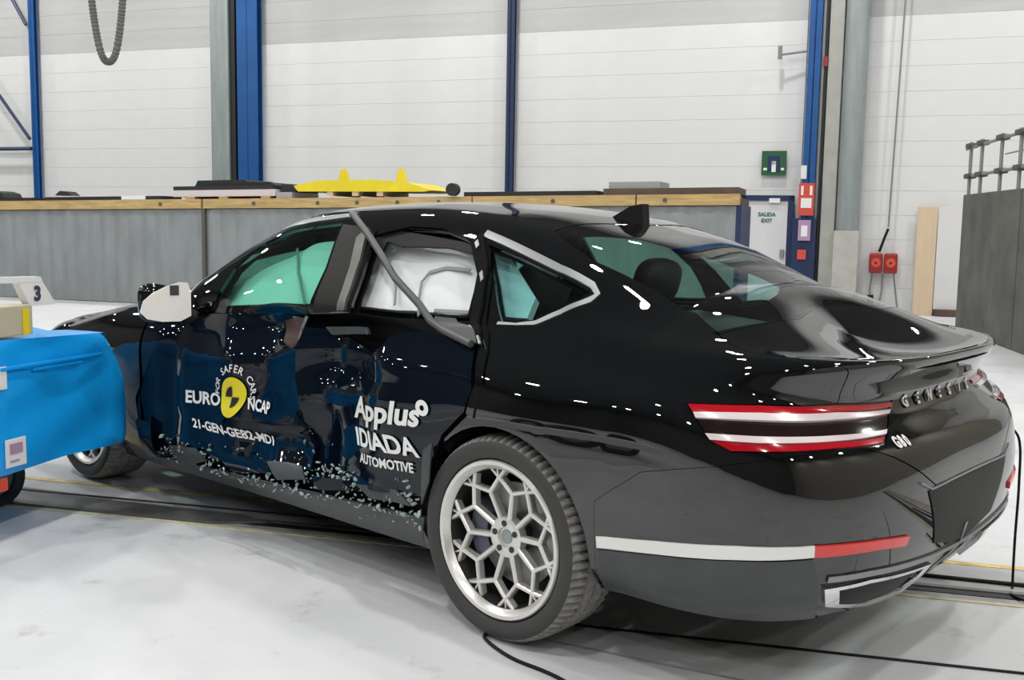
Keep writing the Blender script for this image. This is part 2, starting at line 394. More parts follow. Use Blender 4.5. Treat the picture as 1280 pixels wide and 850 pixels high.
# long grey sheet barrier with timber cap
def zt(s): return 1.47 + (s + 12.25)*(.2/12.25)
cont = thing('sheet_metal_barrier', hw(0, -4.45), TH, 'long grey corrugated sheet barrier capped with timber', 'barrier')
for (a, b) in ((-17.5, -13.4), (-13.38, -8.24), (-8.20, -4.1), (-4.08, -.03)):
    n = int((b-a)/.13); bb = B(); prev = None
    for i in range(n+1):
        x = a + (b-a)*i/n; y = (.0 if i % 2 else .028)
        lo, hi = bb.bm.verts.new((x, y, .01)), bb.bm.verts.new((x, y, zt(x)-.01))
        if prev: bb.bm.faces.new((prev[0], lo, hi, prev[1]))
        prev = (lo, hi)
    bmesh.ops.solidify(bb.bm, geom=bb.bm.faces[:], thickness=.01)
    bb.obj('corrugated_sheet', 'sheet', cont)
B().box((-.07, 0, 0), (0, 1.15, zt(-.03)), .005).obj('end_post', 'bluedk', cont)
B().box((-8.25, -.03, 0), (-8.19, .02, zt(-8.2)+.02), .004).obj('joint_post', 'clamp', cont)
B().box((-17.5, .05, .01), (-.08, 1.15, 1.40)).obj('fill', 'concrete_dark', cont)
for a, b in ((-17.5, -12.9), (-12.88, -8.25), (-8.21, -3.75), (-3.73, -1.4), (-1.38, -.03)):
    bb = B().prism([(a, zt(a)), (b, zt(b)), (b, zt(b)+.145), (a, zt(a)+.145)], -.04, .10); bb.obj('timber_beam', 'timber', cont)
    bb = B().prism([(a, zt(a)-.02), (b, zt(b)-.02), (b, zt(b)+.10), (a, zt(a)+.10)], .12, 1.15); bb.obj('deck_board', 'brown', cont)
for s in (-6.2, -5.55, -4.9, -4.25, -2.55, -1.0, -9.0, -7.3):
    B().lathe([(-.05, .001), (-.05, .03), (-.04, .03)], 10).obj('bolt', 'clamp', cont).location = (s, 0, zt(s)+.07)
def on_cap(name, m, pts, t0, t1, label, cat, group=None, smooth=None):
    """a flat thing lying on the barrier: outline in (s, z) extruded across"""
    s = pts[0][0]; z = min(p[1] for p in pts)
    return tag(B().prism([(p[0]-s, p[1]-z) for p in pts], t0, t1).obj(name, m, None, smooth, hw(s, -4.45, z), TH), label, cat, group)
def bar(a, b, lift, h, slope=True):
    za, zb = zt(a)+.147+lift, zt(b)+.147+lift
    return [(a, za), (b, zb), (b, zb+h), (a, za+h)]
for k, s in enumerate((-8.55, -7.95, -7.2)):
    on_cap('timber_bearer', 'timber', bar(s, s+.16, 0, .035), 0, .9, 'short timber bearer under the pink boards, %s of three' % ('leftmost', 'middle', 'rightmost')[k], 'timber', 'bearers under the pink boards')
on_cap('pink_board_stack', 'pinkboard', bar(-8.78, -6.95, .036, .10), 0, 1.0, 'pale pink boards under the black rubber mats', 'board')
on_cap('board_offcut', 'greyboard', bar(-6.93, -6.66, 0, .09), 0, .8, 'short pale grey offcut between pink boards and yellow ramp', 'board')
on_cap('rubber_mat', 'blackmat', bar(-8.78, -6.98, .137, .06), 0, 1.0, 'lower black rubber mat lying on the pink boards', 'mat')
on_cap('rubber_mat', 'blackmat', [(-8.45, zt(-8.4)+.346), (-7.0, zt(-7.)+.346), (-7.1, zt(-7)+.39), (-7.5, zt(-7)+.40), (-7.55, zt(-7)+.43), (-8.4, zt(-8)+.43)], .1, .9, 'upper black rubber mat, topmost on the pink boards', 'mat')
on_cap('rubber_mat', 'blackmat', [(-6.92, zt(-7)+.24), (-6.66, zt(-6.6)+.24), (-6.65, zt(-6.6)+.28), (-6.7, zt(-6.6)+.35), (-6.90, zt(-7)+.36)], .1, .8, 'small rolled black mat at the left end of the yellow ramp', 'mat')
yr = thing('yellow_ramp', hw(-5.5, -4.45, zt(-4.4)+.15), TH, 'long yellow steel ramp with two upright lugs on the timber cap', 'ramp')
B().prism([(-1.05, .06), (1.0, .068), (1.12, .09), (.75, .20), (.2, .24), (-.75, .22), (-1.12, .14)], -.02, 1.0).obj('ramp_body', 'yellowp', yr)
for x in (-.36, .58):
    B().prism([(x-.07, .22), (x+.10, .22), (x+.04, .40), (x-.03, .40)], .1, .16).obj('lug', 'yellowp', yr)
for x in (-.52, -.1, .3): B().box((x-.05, 0, 0), (x+.05, .9, .065)).obj('foot', 'timber_pale', yr)
on_cap('grey_channel', 'blackmat', bar(-3.88, -1.95, 0, .06), 0, .5, 'dark thin steel bar lying along the timber cap behind the roof', 'bar')
on_cap('brown_board', 'brown', bar(-1.85, -.05, .0, .085), 0, .9, 'dark brown board on the right end of the timber cap', 'board')
on_cap('grey_crate', 'greyboard', bar(-1.80, -1.10, .087, .09), .1, .8, 'flat grey box on the dark brown board', 'box')
on_cap('dark_bar', 'blackmat', bar(-12.9, -11.6, 0, .05), 0, .5, 'thin dark bar on the timber cap near the left blue post', 'bar')
on_cap('dark_bar', 'blackmat', bar(-11.3, -9.0, 0, .055), 0, .5, 'long dark bar on the timber cap left of the rubber mats', 'bar')
on_cap('white_block', 'white', bar(-9.75, -9.30, 0.0, .06), -.03, -.005, 'small white block on the timber cap left of the rubber mats', 'block')
on_cap('dark_tool', 'blackmat', [(-11.1+.8*0, zt(-11)+.225), (-10.75, zt(-11)+.225), (-10.85, zt(-11)+.29), (-11.0, zt(-11)+.30)], 0, .2, 'small dark lump standing on the long dark bar', 'tool')
on_cap('dark_roll', 'blackmat', [(-12.9, zt(-13)+.20), (-12.15, zt(-12)+.20), (-12.2, zt(-12)+.27), (-12.35, zt(-12)+.31), (-12.8, zt(-13)+.30)], 0, .4, 'dark bundle at the left end of the timber cap', 'bundle')
tag(B().lathe([(-.06, .001), (-.06, .09), (.06, .09), (.06, .001)], 20).obj('cable_reel', 'blackmat', None, 40, hw(-4.02, -4.515, zt(-4)+.24), TH), 'small round black reel on the timber cap above the car roof', 'reel')

# ribbed hose loop hanging from the roof
hp = []
for i in range(61):
    a = i/60; x = -.42 + .84*a; q = (2*a-1)
    hp.append((x*(1 if abs(q) < .999 else 1), .0, -.0 + (abs(q)**2.6)*1.55))
hp = [(-.46, 0, 6.2), (-.45, 0, 2.6)] + hp + [(.45, 0, 2.6), (.46, 0, 6.2)]
dense = []
for a, b in zip(hp, hp[1:]):
    n = max(1, int((Vector(b)-Vector(a)).length/.03))
    dense += [tuple(Vector(a).lerp(Vector(b), i/n)) for i in range(n)]
dense.append(hp[-1]); dense = [tuple(c*.74 for c in p) for p in dense]
tag(B().tube(dense, .05, 10, radii=[.058 if i % 2 else .046 for i in range(len(dense))]).obj('ribbed_hose', 'hose', None, None, hw(-9.49, -5.0, 3.725), TH), 'dark ribbed hose hanging in a loop from the roof', 'hose')

# floor track: two painted lines, concrete bed, dark slot
ta = math.atan2(.328, 4.467)
def track(name, m, y0, y1, z, x0=-20.0, x1=12.0):
    return B().box((x0, y0, .0), (x1, y1, z)).obj(name, m, None, loc=hw(-2.297, -14.447, 0.0), rotz=TH + ta)
M['bed'] = mat('track_concrete', (.40, .40, .41), .6, noise=.18, nscale=5)
M['line'] = mat('worn_yellow_line', (.60, .47, .18), .6, noise=.25, nscale=14)
M['line2'] = mat('faded_yellow_line', (.62, .58, .38), .6, noise=.2, nscale=14)
L = dict(kind='structure')
tag(track('trim_1', 'bed', 0.025, .45, .003), **L); tag(track('trim_2', 'line2', -.005, .02, .004), **L)
tag(track('trim_3', 'line', .455, .50, .004), **L); tag(track('trim_4', 'blackmat', .07, .12, .006), **L)
tag(track('trim_5', 'steelrail', .12, .15, .010), **L); tag(track('trim_6', 'blackmat', .26, .28, .006), **L)
sp = tag(B().prism([(-1.6, .05), (.72, .05), (.95, .13), (.80, .20), (-.2, .235), (-1.6, .22)], .004, .014, 'z').obj('steel_floor_plate', 'steelrail', None, loc=hw(-1.9, -14.44, 0), rotz=TH+ta), 'dark steel plate lying on the floor track under the car flank', 'plate')

# cables on the floor
def floor_cable(name, pts, r, label, m='cable'):
    P = [Vector((x, y, r)) if len(p) == 2 else Vector(p) for p in pts for x, y in [p[:2]]]
    sm = []
    for i in range(len(P)-1):
        p0, p1, p2, p3 = P[max(i-1, 0)], P[i], P[i+1], P[min(i+2, len(P)-1)]
        for k in range(8):
            t = k/8; sm.append(.5*((2*p1) + (p2-p0)*t + (2*p0-5*p1+4*p2-p3)*t*t + (3*p1-p0-3*p2+p3)*t**3))
    sm.append(P[-1])
    return tag(B().tube(sm, r, 6).obj(name, m, None, 60), label, 'cable')
floor_cable('floor_cable', [(-.06, -.925), (-.02, -.97), (.141, -1.018), (.369, -1.03), (.75, -1.15), (1.1, -1.5)], .006, 'thin black cable curling out from under the rear wheel')
floor_cable('floor_cable', [(.02, -.70), (.16, -.631), (.765, -.298), (1.361, .03), (2.2, .5), (3.5, 1.2)], .0045, 'thin dark cable running along the floor behind the car')
floor_cable('floor_cable', [(-.1, -.88), (.2, -.80), (.8, -.62), (1.5, -.38), (2.4, .0)], .003, 'faint thin grey wire on the floor nearer than the dark cable', 'wire')
floor_cable('floor_cable', [(.70, .68), (.792, .724), (1.112, .877), (1.6, 1.10), (2.6, 1.6)], .009, 'black cable lying across the floor right of the bumper')
floor_cable('hanging_lead', [(1.02, .76, .66), (1.075, .80, .60), (1.085, .81, .42), (1.082, .82, .20), (1.08, .84, .012), (1.12, .72, .012), (1.25, .70, .012), (1.6, .8, .012)], .005, 'black lead hanging from the right rear corner of the car')


# ================================================================ THE CAR
# the body is one smooth surface S(u, v): u runs along the car (front nose, flank, round the tail), v from sill to centreline
NR=13
# side keys per rail: u(=x) -> (w,z);  domain -3.3..0.5
XF,XR=-3.25,0.45
SIDE={
0:[(-3.25,.80,.20),(-2.6,.855,.18),(-1.4,.86,.195),(-.45,.86,.20),(0,.87,.23),(.45,.86,.262)],
1:[(-3.25,.88,.30),(-2.6,.905,.275),(-1.4,.915,.27),(-.45,.92,.275),(0,.925,.32),(.45,.925,.335)],
2:[(-3.25,.92,.43),(-2.6,.93,.42),(-1.4,.935,.42),(-.45,.945,.42),(0,.955,.45),(.45,.945,.465)],
3:[(-3.25,.93,.58),(-2.6,.935,.60),(-1.4,.945,.60),(-.45,.955,.60),(0,.9625,.61),(.45,.95,.62)],
4:[(-3.25,.925,.72),(-2.6,.935,.75),(-1.4,.945,.77),(-.45,.955,.78),(0,.96,.79),(.45,.945,.79)],
5:[(-3.25,.89,.77),(-2.6,.91,.84),(-1.4,.92,.86),(-.45,.93,.88),(0,.93,.885),(.45,.92,.875)],
6:[(-3.25,.84,.805),(-2.6,.87,.895),(-1.4,.895,.92),(-.45,.89,.945),(0,.875,.955),(.45,.87,.925)],
7:[(-3.25,.79,.82),(-2.6,.83,.925),(-2.2,.855,.94),(-1.4,.87,.965),(-.45,.855,.99),(0,.83,1.01),(.45,.815,.985)],
8:[(-3.25,.77,.83),(-2.6,.815,.935),(-2.2,.845,.955),(-1.4,.855,.985),(-.45,.835,1.01),(0,.80,1.045),(.45,.79,1.01)],
9:[(-3.25,.66,.85),(-2.6,.73,.965),(-2.2,.78,1.015),(-1.8,.755,1.125),(-1.4,.745,1.19),(-.9,.74,1.205),(-.45,.73,1.20),(0,.715,1.165),(.25,.70,1.095),(.45,.69,1.055)],
10:[(-3.25,.52,.865),(-2.6,.64,.985),(-2.2,.70,1.075),(-1.8,.64,1.265),(-1.4,.605,1.385),(-.9,.595,1.40),(-.45,.585,1.375),(0,.57,1.295),(.25,.56,1.20),(.45,.55,1.12)],
11:[(-3.25,.30,.875),(-2.6,.40,1.00),(-2.2,.44,1.10),(-1.8,.43,1.295),(-1.4,.41,1.435),(-.9,.40,1.452),(-.45,.40,1.425),(0,.39,1.335),(.25,.38,1.245),(.45,.37,1.165)],
12:[(-3.25,0,.88),(-2.6,0,1.01),(-2.2,0,1.115),(-1.8,0,1.315),(-1.4,0,1.455),(-.9,0,1.468),(-.45,0,1.44),(0,0,1.35),(.25,0,1.265),(.45,0,1.185)],
}
# rear wrap: (R at centre, n, zc)
REAR={0:(1.06,3.2,.27),1:(1.13,3.4,.36),2:(1.165,3.4,.49),3:(1.17,3.4,.61),4:(1.15,3.2,.735),5:(1.095,3.0,.80),6:(1.045,3.0,.87),
7:(1.115,3.0,.985),8:(1.115,3.0,1.003),9:(1.05,2.8,.982),10:(.96,2.6,.975),11:(.85,2.5,.99),12:(.74,2.3,1.025)}
FRONT={0:(-3.70,3,.24),1:(-3.80,3,.30),2:(-3.84,3,.42),3:(-3.86,3,.56),4:(-3.84,2.8,.62),5:(-3.82,2.7,.67),6:(-3.80,2.6,.70),
7:(-3.77,2.5,.72),8:(-3.76,2.5,.727),9:(-3.70,2.5,.755),10:(-3.62,2.5,.78),11:(-3.52,2.5,.80),12:(-3.45,2.5,.825)}
def pchip(xs,ys,x):
    xs=np.asarray(xs,float);ys=np.asarray(ys,float);x=np.asarray(x,float)
    h=np.diff(xs);d=np.diff(ys)/h;m=np.zeros_like(ys)
    for i in range(1,len(xs)-1):
        if d[i-1]*d[i]>0:
            w1=2*h[i]+h[i-1];w2=h[i]+2*h[i-1];m[i]=(w1+w2)/(w1/d[i-1]+w2/d[i])
    m[0]=d[0] if len(xs)==2 else ((2*h[0]+h[1])*d[0]-h[0]*d[1])/(h[0]+h[1])
    m[-1]=d[-1] if len(xs)==2 else ((2*h[-1]+h[-2])*d[-1]-h[-1]*d[-2])/(h[-1]+h[-2])
    k=np.clip(np.searchsorted(xs,x)-1,0,len(xs)-2);t=(x-xs[k])/h[k]
    return ((1+2*t)*(1-t)**2*ys[k]+t*(1-t)**2*h[k]*m[k]+t*t*(3-2*t)*ys[k+1]+t*t*(t-1)*h[k]*m[k+1])
def rail(k,u):
    """u: front wrap u in [-4.25,-3.25], side [-3.25,.45], rear wrap [.45,1.45]"""
    u=np.asarray(u,float);S=SIDE[k];us=[s[0] for s in S]
    uc=np.clip(u,XF,XR);w=pchip(us,[s[1] for s in S],uc);z=pchip(us,[s[2] for s in S],uc);x=uc.copy()
    R,n,zc=REAR[k];th=np.clip(u-XR,0,1)*np.pi/2
    def se(th,n): # superellipse by polar-like param, evenly spread
        c,s=np.cos(th),np.sin(th);r=(np.abs(c)**n+np.abs(s)**n)**(-1/n);return r*c,r*s
    a,b=se(th,n)
    m=u>XR
    x=np.where(m,XR+(R-XR)*b,x);w=np.where(m,w*a,w);q=b**2;z=np.where(m,z+(zc-z)*q,z)
    R,n,zc=FRONT[k];th=np.clip(XF-u,0,1)*np.pi/2;a,b=se(th,n);m=u<XF
    x=np.where(m,XF+(R-XF)*b,x);w=np.where(m,w*a,w);z=np.where(m,z+(zc-z)*b**2,z)
    return np.stack([x,w,z],-1)
def surf(u,v):
    """u,v same-shape arrays; v in 0..12; returns (x,-w,z) left half"""
    u=np.asarray(u,float);v=np.asarray(v,float);shp=u.shape;u=u.ravel();v=v.ravel()
    ctrl=np.stack([rail(k,u) for k in range(NR)],1) # N,13,3
    # mirrored ghost at centreline, extrapolated ghost at sill
    g0=2*ctrl[:,0]-ctrl[:,1];g1=ctrl[:,11].copy();g1[:,1]*=-1
    P=np.concatenate([g0[:,None],ctrl,g1[:,None]],1)
    i=np.clip(np.floor(v).astype(int),0,NR-2);t=v-i;N=np.arange(len(u))
    p0,p1,p2,p3=P[N,i],P[N,i+1],P[N,i+2],P[N,i+3]
    # centripetal-ish Catmull-Rom (non uniform)
    def kn(a,b):return np.sqrt(np.linalg.norm(a-b,axis=1))[:,None]+1e-6
    t01,t12,t23=kn(p0,p1),kn(p1,p2),kn(p2,p3)
    m1=(p2-p1)+t12*((p1-p0)/t01-(p2-p0)/(t01+t12));m2=(p2-p1)+t12*((p3-p2)/t23-(p3-p1)/(t12+t23))
    t=t[:,None]
    r=(2*t**3-3*t**2+1)*p1+(t**3-2*t**2+t)*m1+(-2*t**3+3*t**2)*p2+(t**3-t**2)*m2
    r=r*[1,-1,1]
    return r.reshape(shp+(3,))

VM = .125
def dent(x, z):
    """how far the struck left flank is pushed in"""
    win = np.clip((z-.30)/.18, 0, 1)*np.clip((1.06-z)/.16, 0, 1)
    win = win*win*(3-2*win)
    d = .085*np.exp(-((x+1.20)/.55)**2) + .03*np.exp(-((x+2.0)/.35)**2)
    cr = .018*np.exp(-((x+1.25)/.8)**2)*np.sin(11*x+5*z) + .010*np.exp(-((x+1.3)/.8)**2)*np.sin(23*z-7*x+1)
    return win*(d + cr)
def SP(u, v, dented=True, extra=None):
    P = surf(u, v)
    if dented:
        d = dent(P[..., 0], P[..., 2])
        if extra is not None: d = d + extra(P[..., 0], P[..., 2])
        P = P.copy(); P[..., 1] += d
    return P
def SN(u, v, dented=True, extra=None):
    h = .004
    a = SP(np.minimum(u+h, 1.45), v, dented, extra) - SP(np.maximum(u-h, -4.25), v, dented, extra)
    b = SP(u, np.minimum(v+.03, 12), dented, extra) - SP(u, np.maximum(v-.03, 0), dented, extra)
    n = np.cross(a, b); l = np.linalg.norm(n, axis=-1, keepdims=True); n = n/np.maximum(l, 1e-9)
    return n  # sign fixed below
_t = SN(np.array([-1.4]), np.array([4.0]), False)[0]
NS = 1.0 if _t[1] < 0 else -1.0
def side_v(x, z):
    """v on the flank at height z (monotone there)"""
    x = np.asarray(x, float); lo = np.zeros_like(x); hi = np.full_like(x, 10.0)
    for _ in range(30):
        m = (lo+hi)/2; zz = surf(x, m)[..., 2]; lo = np.where(zz < z, m, lo); hi = np.where(zz < z, hi, m)
    return (lo+hi)/2
def XZ(pts):
    """outline given in side view (x, z) -> (u, v)"""
    x = np.array([p[0] for p in pts]); z = np.array([p[1] for p in pts])
    return [(float(a), float(b)) for a, b in zip(x, side_v(x, z))]
def inside(P, poly):
    x, y = P[:, 0], P[:, 1]; r = np.zeros(len(P), bool); n = len(poly)
    for i in range(n):
        (x1, y1), (x2, y2) = poly[i], poly[(i+1) % n]
        if y1 == y2: continue
        c = ((y1 > y) != (y2 > y)) & (x < (x2-x1)*(y-y1)/(y2-y1)+x1); r ^= c
    return r
def resample(poly, step):
    out = []
    for (a, b) in zip(poly, poly[1:] + poly[:1]):
        L = math.hypot(b[0]-a[0], (b[1]-a[1])*VM); n = max(1, int(math.ceil(L/step)))
        out += [(a[0]+(b[0]-a[0])*i/n, a[1]+(b[1]-a[1])*i/n) for i in range(n)]
    return out
def is_edge(p): return p[0] > 1.4495 or p[1] > 11.995
def shrink(poly, g):
    """pull an outline inwards by g metres (the shut-line gap); centreline points stay"""
    Q = [(p[0], p[1]*VM) for p in poly]; n = len(Q)
    A = sum(Q[i][0]*Q[(i+1) % n][1]-Q[(i+1) % n][0]*Q[i][1] for i in range(n)); s = 1 if A > 0 else -1; out = []
    for i in range(n):
        p, a, b = Q[i], Q[i-1], Q[(i+1) % n]
        def nr(q, r):
            dx, dy = r[0]-q[0], r[1]-q[1]; l = math.hypot(dx, dy) or 1; return (-dy/l*s, dx/l*s)
        n1, n2 = nr(a, p), nr(p, b); m = (n1[0]+n2[0], n1[1]+n2[1]); l2 = m[0]**2+m[1]**2 or 1
        k = min(2*g/l2, 3*g)
        q = [p[0]+m[0]*k, p[1]+m[1]*k]
        if poly[i][0] > 1.4495: q = [1.45, q[1]]
        if poly[i][1] > 11.995: q = [q[0], 12*VM]
        out.append((q[0], q[1]/VM))
    return out
def panel(name, m, outline, holes=(), parent=None, off=0.0, th=.014, side='L', step=.05, gap=.0025, dented=True, extra=None, wob=0.0):
    """a sheet of the body surface inside an outline in (u, v), minus holes, with turned-in edges.
    side L, R, or B (both halves welded on the centreline)"""
    poly = resample(shrink(outline, gap), step*.6) if gap else resample(list(outline), step*.6)
    hs = [resample(list(h), step*.6) for h in holes]
    pts = []; edges = []
    for P in [poly]+hs:
        k = len(pts); pts += P; edges += [(k+i, k+(i+1) % len(P)) for i in range(len(P))]
    us_ = [p[0] for p in poly]; vs_ = [p[1] for p in poly]
    gu = np.arange(min(us_), max(us_), step); gv = np.arange(min(vs_), max(vs_), step/VM)
    if len(gu) and len(gv):
        X, Y = np.meshgrid(gu, gv, indexing='ij'); X = X + (np.arange(len(gv)) % 2)[None, :]*step*.5
        g = np.stack([X.ravel(), Y.ravel()], 1); ok = inside(g, poly)
        for h in hs: ok &= ~inside(g, h)
        g = g[ok]
        bd = np.array(pts)*[1, VM]
        keep = []
        for c in np.array_split(g, max(1, len(g)//400)):
            if len(c) == 0: continue
            d = np.sqrt((((c*[1, VM])[:, None, :]-bd[None])**2).sum(-1)).min(1); keep.append(c[d > step*.35])
        if keep: pts += [tuple(p) for p in np.concatenate(keep)]
    vco, _, faces, *_r = delaunay_2d_cdt([Vector((p[0], p[1]*VM)) for p in pts], edges, [], 0, 1e-5)
    uv = np.array([(v.x, v.y/VM) for v in vco])
    F = np.array([tuple(f) for f in faces if len(f) == 3]); cen = uv[F].mean(1)
    ok = inside(cen, poly)
    for h in hs: ok &= ~inside(cen, h)
    F = F[ok]; used = np.unique(F); mp = -np.ones(len(uv), int); mp[used] = np.arange(len(used)); uv = uv[used]; F = mp[F]
    uv[:, 0] = np.clip(uv[:, 0], -4.25, 1.45); uv[:, 1] = np.clip(uv[:, 1], 0, 12)
    ec = {}
    for f in F:
        for a, b in ((f[0], f[1]), (f[1], f[2]), (f[2], f[0])): ec[(min(a, b), max(a, b))] = ec.get((min(a, b), max(a, b)), 0)+1
    bed = [e for e, c in ec.items() if c == 1 and not (is_edge(uv[e[0]]) and is_edge(uv[e[1]]))]
    V, FA, N = [], [], []
    sides = {'L': (1,), 'R': (-1,), 'B': (1, -1)}[side]
    seam = {}
    for sg in sides:
        dd = dented and sg == 1
        P = SP(uv[:, 0], uv[:, 1], dd, extra if sg == 1 else None); n = SN(uv[:, 0], uv[:, 1], dd, extra if sg == 1 else None)*NS
        P = P + n*off
        if wob: P = P + n*(wob*(np.sin(9*uv[:, 0]+1)*np.cos(1.3*uv[:, 1]) + .5*np.sin(21*uv[:, 0]-2*uv[:, 1])))[:, None]
        Q = P - n*th
        cl = np.array([is_edge(p) for p in uv])
        P[cl, 1] = 0; Q[cl, 1] = 0; n[cl, 1] = 0
        if sg == -1: P = P*[1, -1, 1]; Q = Q*[1, -1, 1]; n = n*[1, -1, 1]
        idx = np.zeros(len(P), int)
        for i in range(len(P)):
            if cl[i] and i in seam and sg == -1 and side == 'B': idx[i] = seam[i]; continue
            idx[i] = len(V); V.append(P[i]); N.append(n[i])
            if cl[i]: seam[i] = idx[i]
        fl = (NS*sg < 0)
        for f in F:
            t = tuple(int(idx[k]) for k in f)
            pa, pb, pc = (np.array(V[k]) for k in t)
            if np.dot(np.cross(pb-pa, pc-pa), n[f[0]]+n[f[1]]+n[f[2]]) < 0: t = t[::-1]
            FA.append(t)
        for a, b in bed:
            pa, pb, qa, qb = P[a], P[b], Q[a], Q[b]
            nn = np.cross(pb-pa, qa-pa); l = np.linalg.norm(nn); nn = nn/l if l > 1e-12 else nn
            k = len(V); V += [pa, pb, qb, qa]; N += [nn]*4; FA.append((k, k+1, k+2, k+3))
    me = bpy.data.meshes.new(name); me.from_pydata([tuple(map(float, p)) for p in V], [], FA)
    me.materials.append(M[m]); me.shade_smooth()
    l = np.linalg.norm(np.array(N), axis=1); Nn = np.where(l[:, None] > 1e-9, np.array(N)/np.maximum(l[:, None], 1e-9), [0, 0, 1])
    me.normals_split_custom_set_from_vertices([tuple(map(float, q)) for q in Nn])
    return link(name, me, parent)
def strip(name, m, line, w, parent, off=.004, th=.006, dented=True, closed=False, side='L', step=.03):
    """a moulding following a line of (u, v) points on the body"""
    Q = [(p[0], p[1]*VM) for p in line]; n = len(Q); left, right = [], []
    for i, p in enumerate(Q):
        a, b = (Q[i-1], Q[(i+1) % n]) if closed else (Q[max(i-1, 0)], Q[min(i+1, n-1)])
        dx, dy = b[0]-a[0], b[1]-a[1]; l = math.hypot(dx, dy) or 1
        left.append((p[0]-dy/l*w/2, (p[1]+dx/l*w/2)/VM)); right.append((p[0]+dy/l*w/2, (p[1]-dx/l*w/2)/VM))
    return panel(name, m, left+right[::-1], parent=parent, off=off, th=th, gap=0, dented=dented, side=side, step=step)
def smooth_poly(P, it=2):
    for _ in range(it):
        o = []
        for a, b in zip(P, P[1:]+P[:1]):
            o += [(a[0]*.75+b[0]*.25, a[1]*.75+b[1]*.25), (a[0]*.25+b[0]*.75, a[1]*.25+b[1]*.75)]
        P = o
    return P
def arch(cx, r, z0=.345):
    pts = []
    for i in range(33):
        a = PI*1.22 - i*(PI*1.44)/32
        pts.append((cx + r*math.cos(a), z0 + r*math.sin(a)))
    x, z = np.array(pts).T; u = x.copy()
    for _ in range(8):
        v = side_v(u, z); u = np.clip(u + .8*(x-surf(u, v)[:, 0]), -4.25, 1.4)
    v = side_v(u, z); zmin = surf(u, u*0)[:, 2]
    return [(float(a), float(b) if c > d+.002 else -.6) for a, b, c, d in zip(u, v, z, zmin)]

car = thing('sedan_car', (0, 0, 0), 0, 'black four-door sedan with smashed left doors after a crash test', 'car')
ARCH_R, ARCH_F = arch(0, .378), arch(-3.01, .374)
# outlines (u, v) measured on the flank
FRONT_WIN = [(-1.9179, 7.377), (-1.8776, 8.682), (-1.8682, 9.333), (-1.8036, 9.645), (-1.7209, 9.822), (-1.5835, 9.785), (-1.4303, 9.748), (-1.2031, 9.817), (-1.16, 8.926), (-1.1767, 8.032)]
REAR_WIN = [(-0.9566, 9.627), (-0.8259, 9.69), (-0.5652, 9.712), (-0.4032, 9.558), (-0.326, 9.127), (-0.302, 8.686), (-0.2884, 8.227), (-0.5397, 8.241), (-0.9107, 8.173), (-0.9159, 8.813)]
QUARTER = [(-0.3378, 9.569), (-0.1751, 9.454), (0.021, 9.291), (0.1498, 9.255), (0.0849, 8.595), (0.0074, 8.173), (-0.1269, 8.076), (-0.2322, 8.945)]
REAR_GLASS = [(-0.1473, 10.365), (-0.0177, 10.038), (0.0894, 9.898), (0.2055, 9.971), (0.3446, 9.991), (0.5051, 9.821), (0.6606, 9.139), (0.7364, 8.625)] + [(.62, 9.2), (.75, 10.0), (.86, 11.0), (.90, 12.0), (-.12, 12.0), (-.16, 11.2)]
WINDSHIELD = [(-1.86, 12.0), (-1.86, 11.0), (-1.93, 10.35), (-2.06, 9.95), (-2.25, 9.65), (-2.47, 9.4), (-2.62, 9.9), (-2.68, 11.0), (-2.70, 12.0)]
HOOD = [(-2.78, 12.0), (-2.74, 10.5), (-2.66, 9.2), (-2.72, 8.5), (-3.25, 8.4), (-3.7, 8.4), (-4.0, 8.6), (-4.25, 8.7), (-4.25, 12.0)]
FB = [(-4.25, -.5), (-4.25, 7.9), (-4.0, 7.6), (-3.75, 6.6), (-3.55, 5.0), (-3.46, 3.4), (-3.44, -.5)]
FRONT_DOOR = [(-2.368, 5.578), (-2.0555, 5.88), (-1.9137, 6.979), (-1.5581, 7.744), (-1.1758, 7.754), (-1.2061, 5.177), (-1.2129, 3.654), (-1.1727, 2.908), (-1.0592, 1.737), (-1.3588, 1.466), (-1.8015, 1.255), (-2.2211, 0.768), (-2.3335, 0.986), (-2.365, 2.033)]
REAR_DOOR = [(-1.1781, 6.477), (-1.0758, 6.329), (-0.8895, 5.586), (-0.6876, 5.192), (-0.6299, 5.72), (-0.6018, 6.414), (-0.5029, 6.941), (-0.3687, 6.806), (-0.1885, 6.309), (-0.1209, 4.367), (-0.1471, 3.767), (-0.2556, 3.275), (-0.3131, 2.693), (-0.3501, 1.972), (-0.6439, 1.791), (-0.8776, 1.639), (-1.0185, 1.631), (-1.1708, 2.162), (-1.1656, 2.991), (-1.1985, 3.823), (-1.1928, 5.192)]
DOORS_HOLE = [(-2.3822, 5.565), (-2.0613, 6.019), (-1.9221, 7.821), (-1.1766, 8.059), (-0.9207, 8.189), (-0.5425, 8.272), (-0.2665, 8.224), (-0.1741, 6.323), (-0.1044, 4.332), (-0.1305, 3.719), (-0.2395, 3.243), (-0.3016, 2.639), (-0.3487, 1.428), (-0.6289, 1.432), (-1.12, 1.265), (-1.8174, 1.003), (-2.2385, 0.59), (-2.4013, 0.595), (-2.3927, 2.012)]
SKIRT = [(-2.2743, 0.612), (-1.8205, 0.958), (-1.3282, 1.124), (-1.1217, 1.215), (-0.7225, 1.391), (-0.3555, 1.503), (-0.4264, 0.052)] + [(-.44, -.2), (-2.55, -.2), (-2.6, 1.0)]
LAMP = [(0.6699, 5.276), (0.856, 5.804), (1.0411, 6.029), (1.2182, 5.991), (1.1214, 4.42), (0.9961, 4.33), (0.8853, 4.122), (0.7777, 3.938), (0.7258, 4.266)]
VALANCE_T = [(0.4114, 1.575), (0.6008, 1.79), (0.7926, 1.979), (0.9425, 2.04), (1.1737, 1.844), (1.4271, 1.639)]
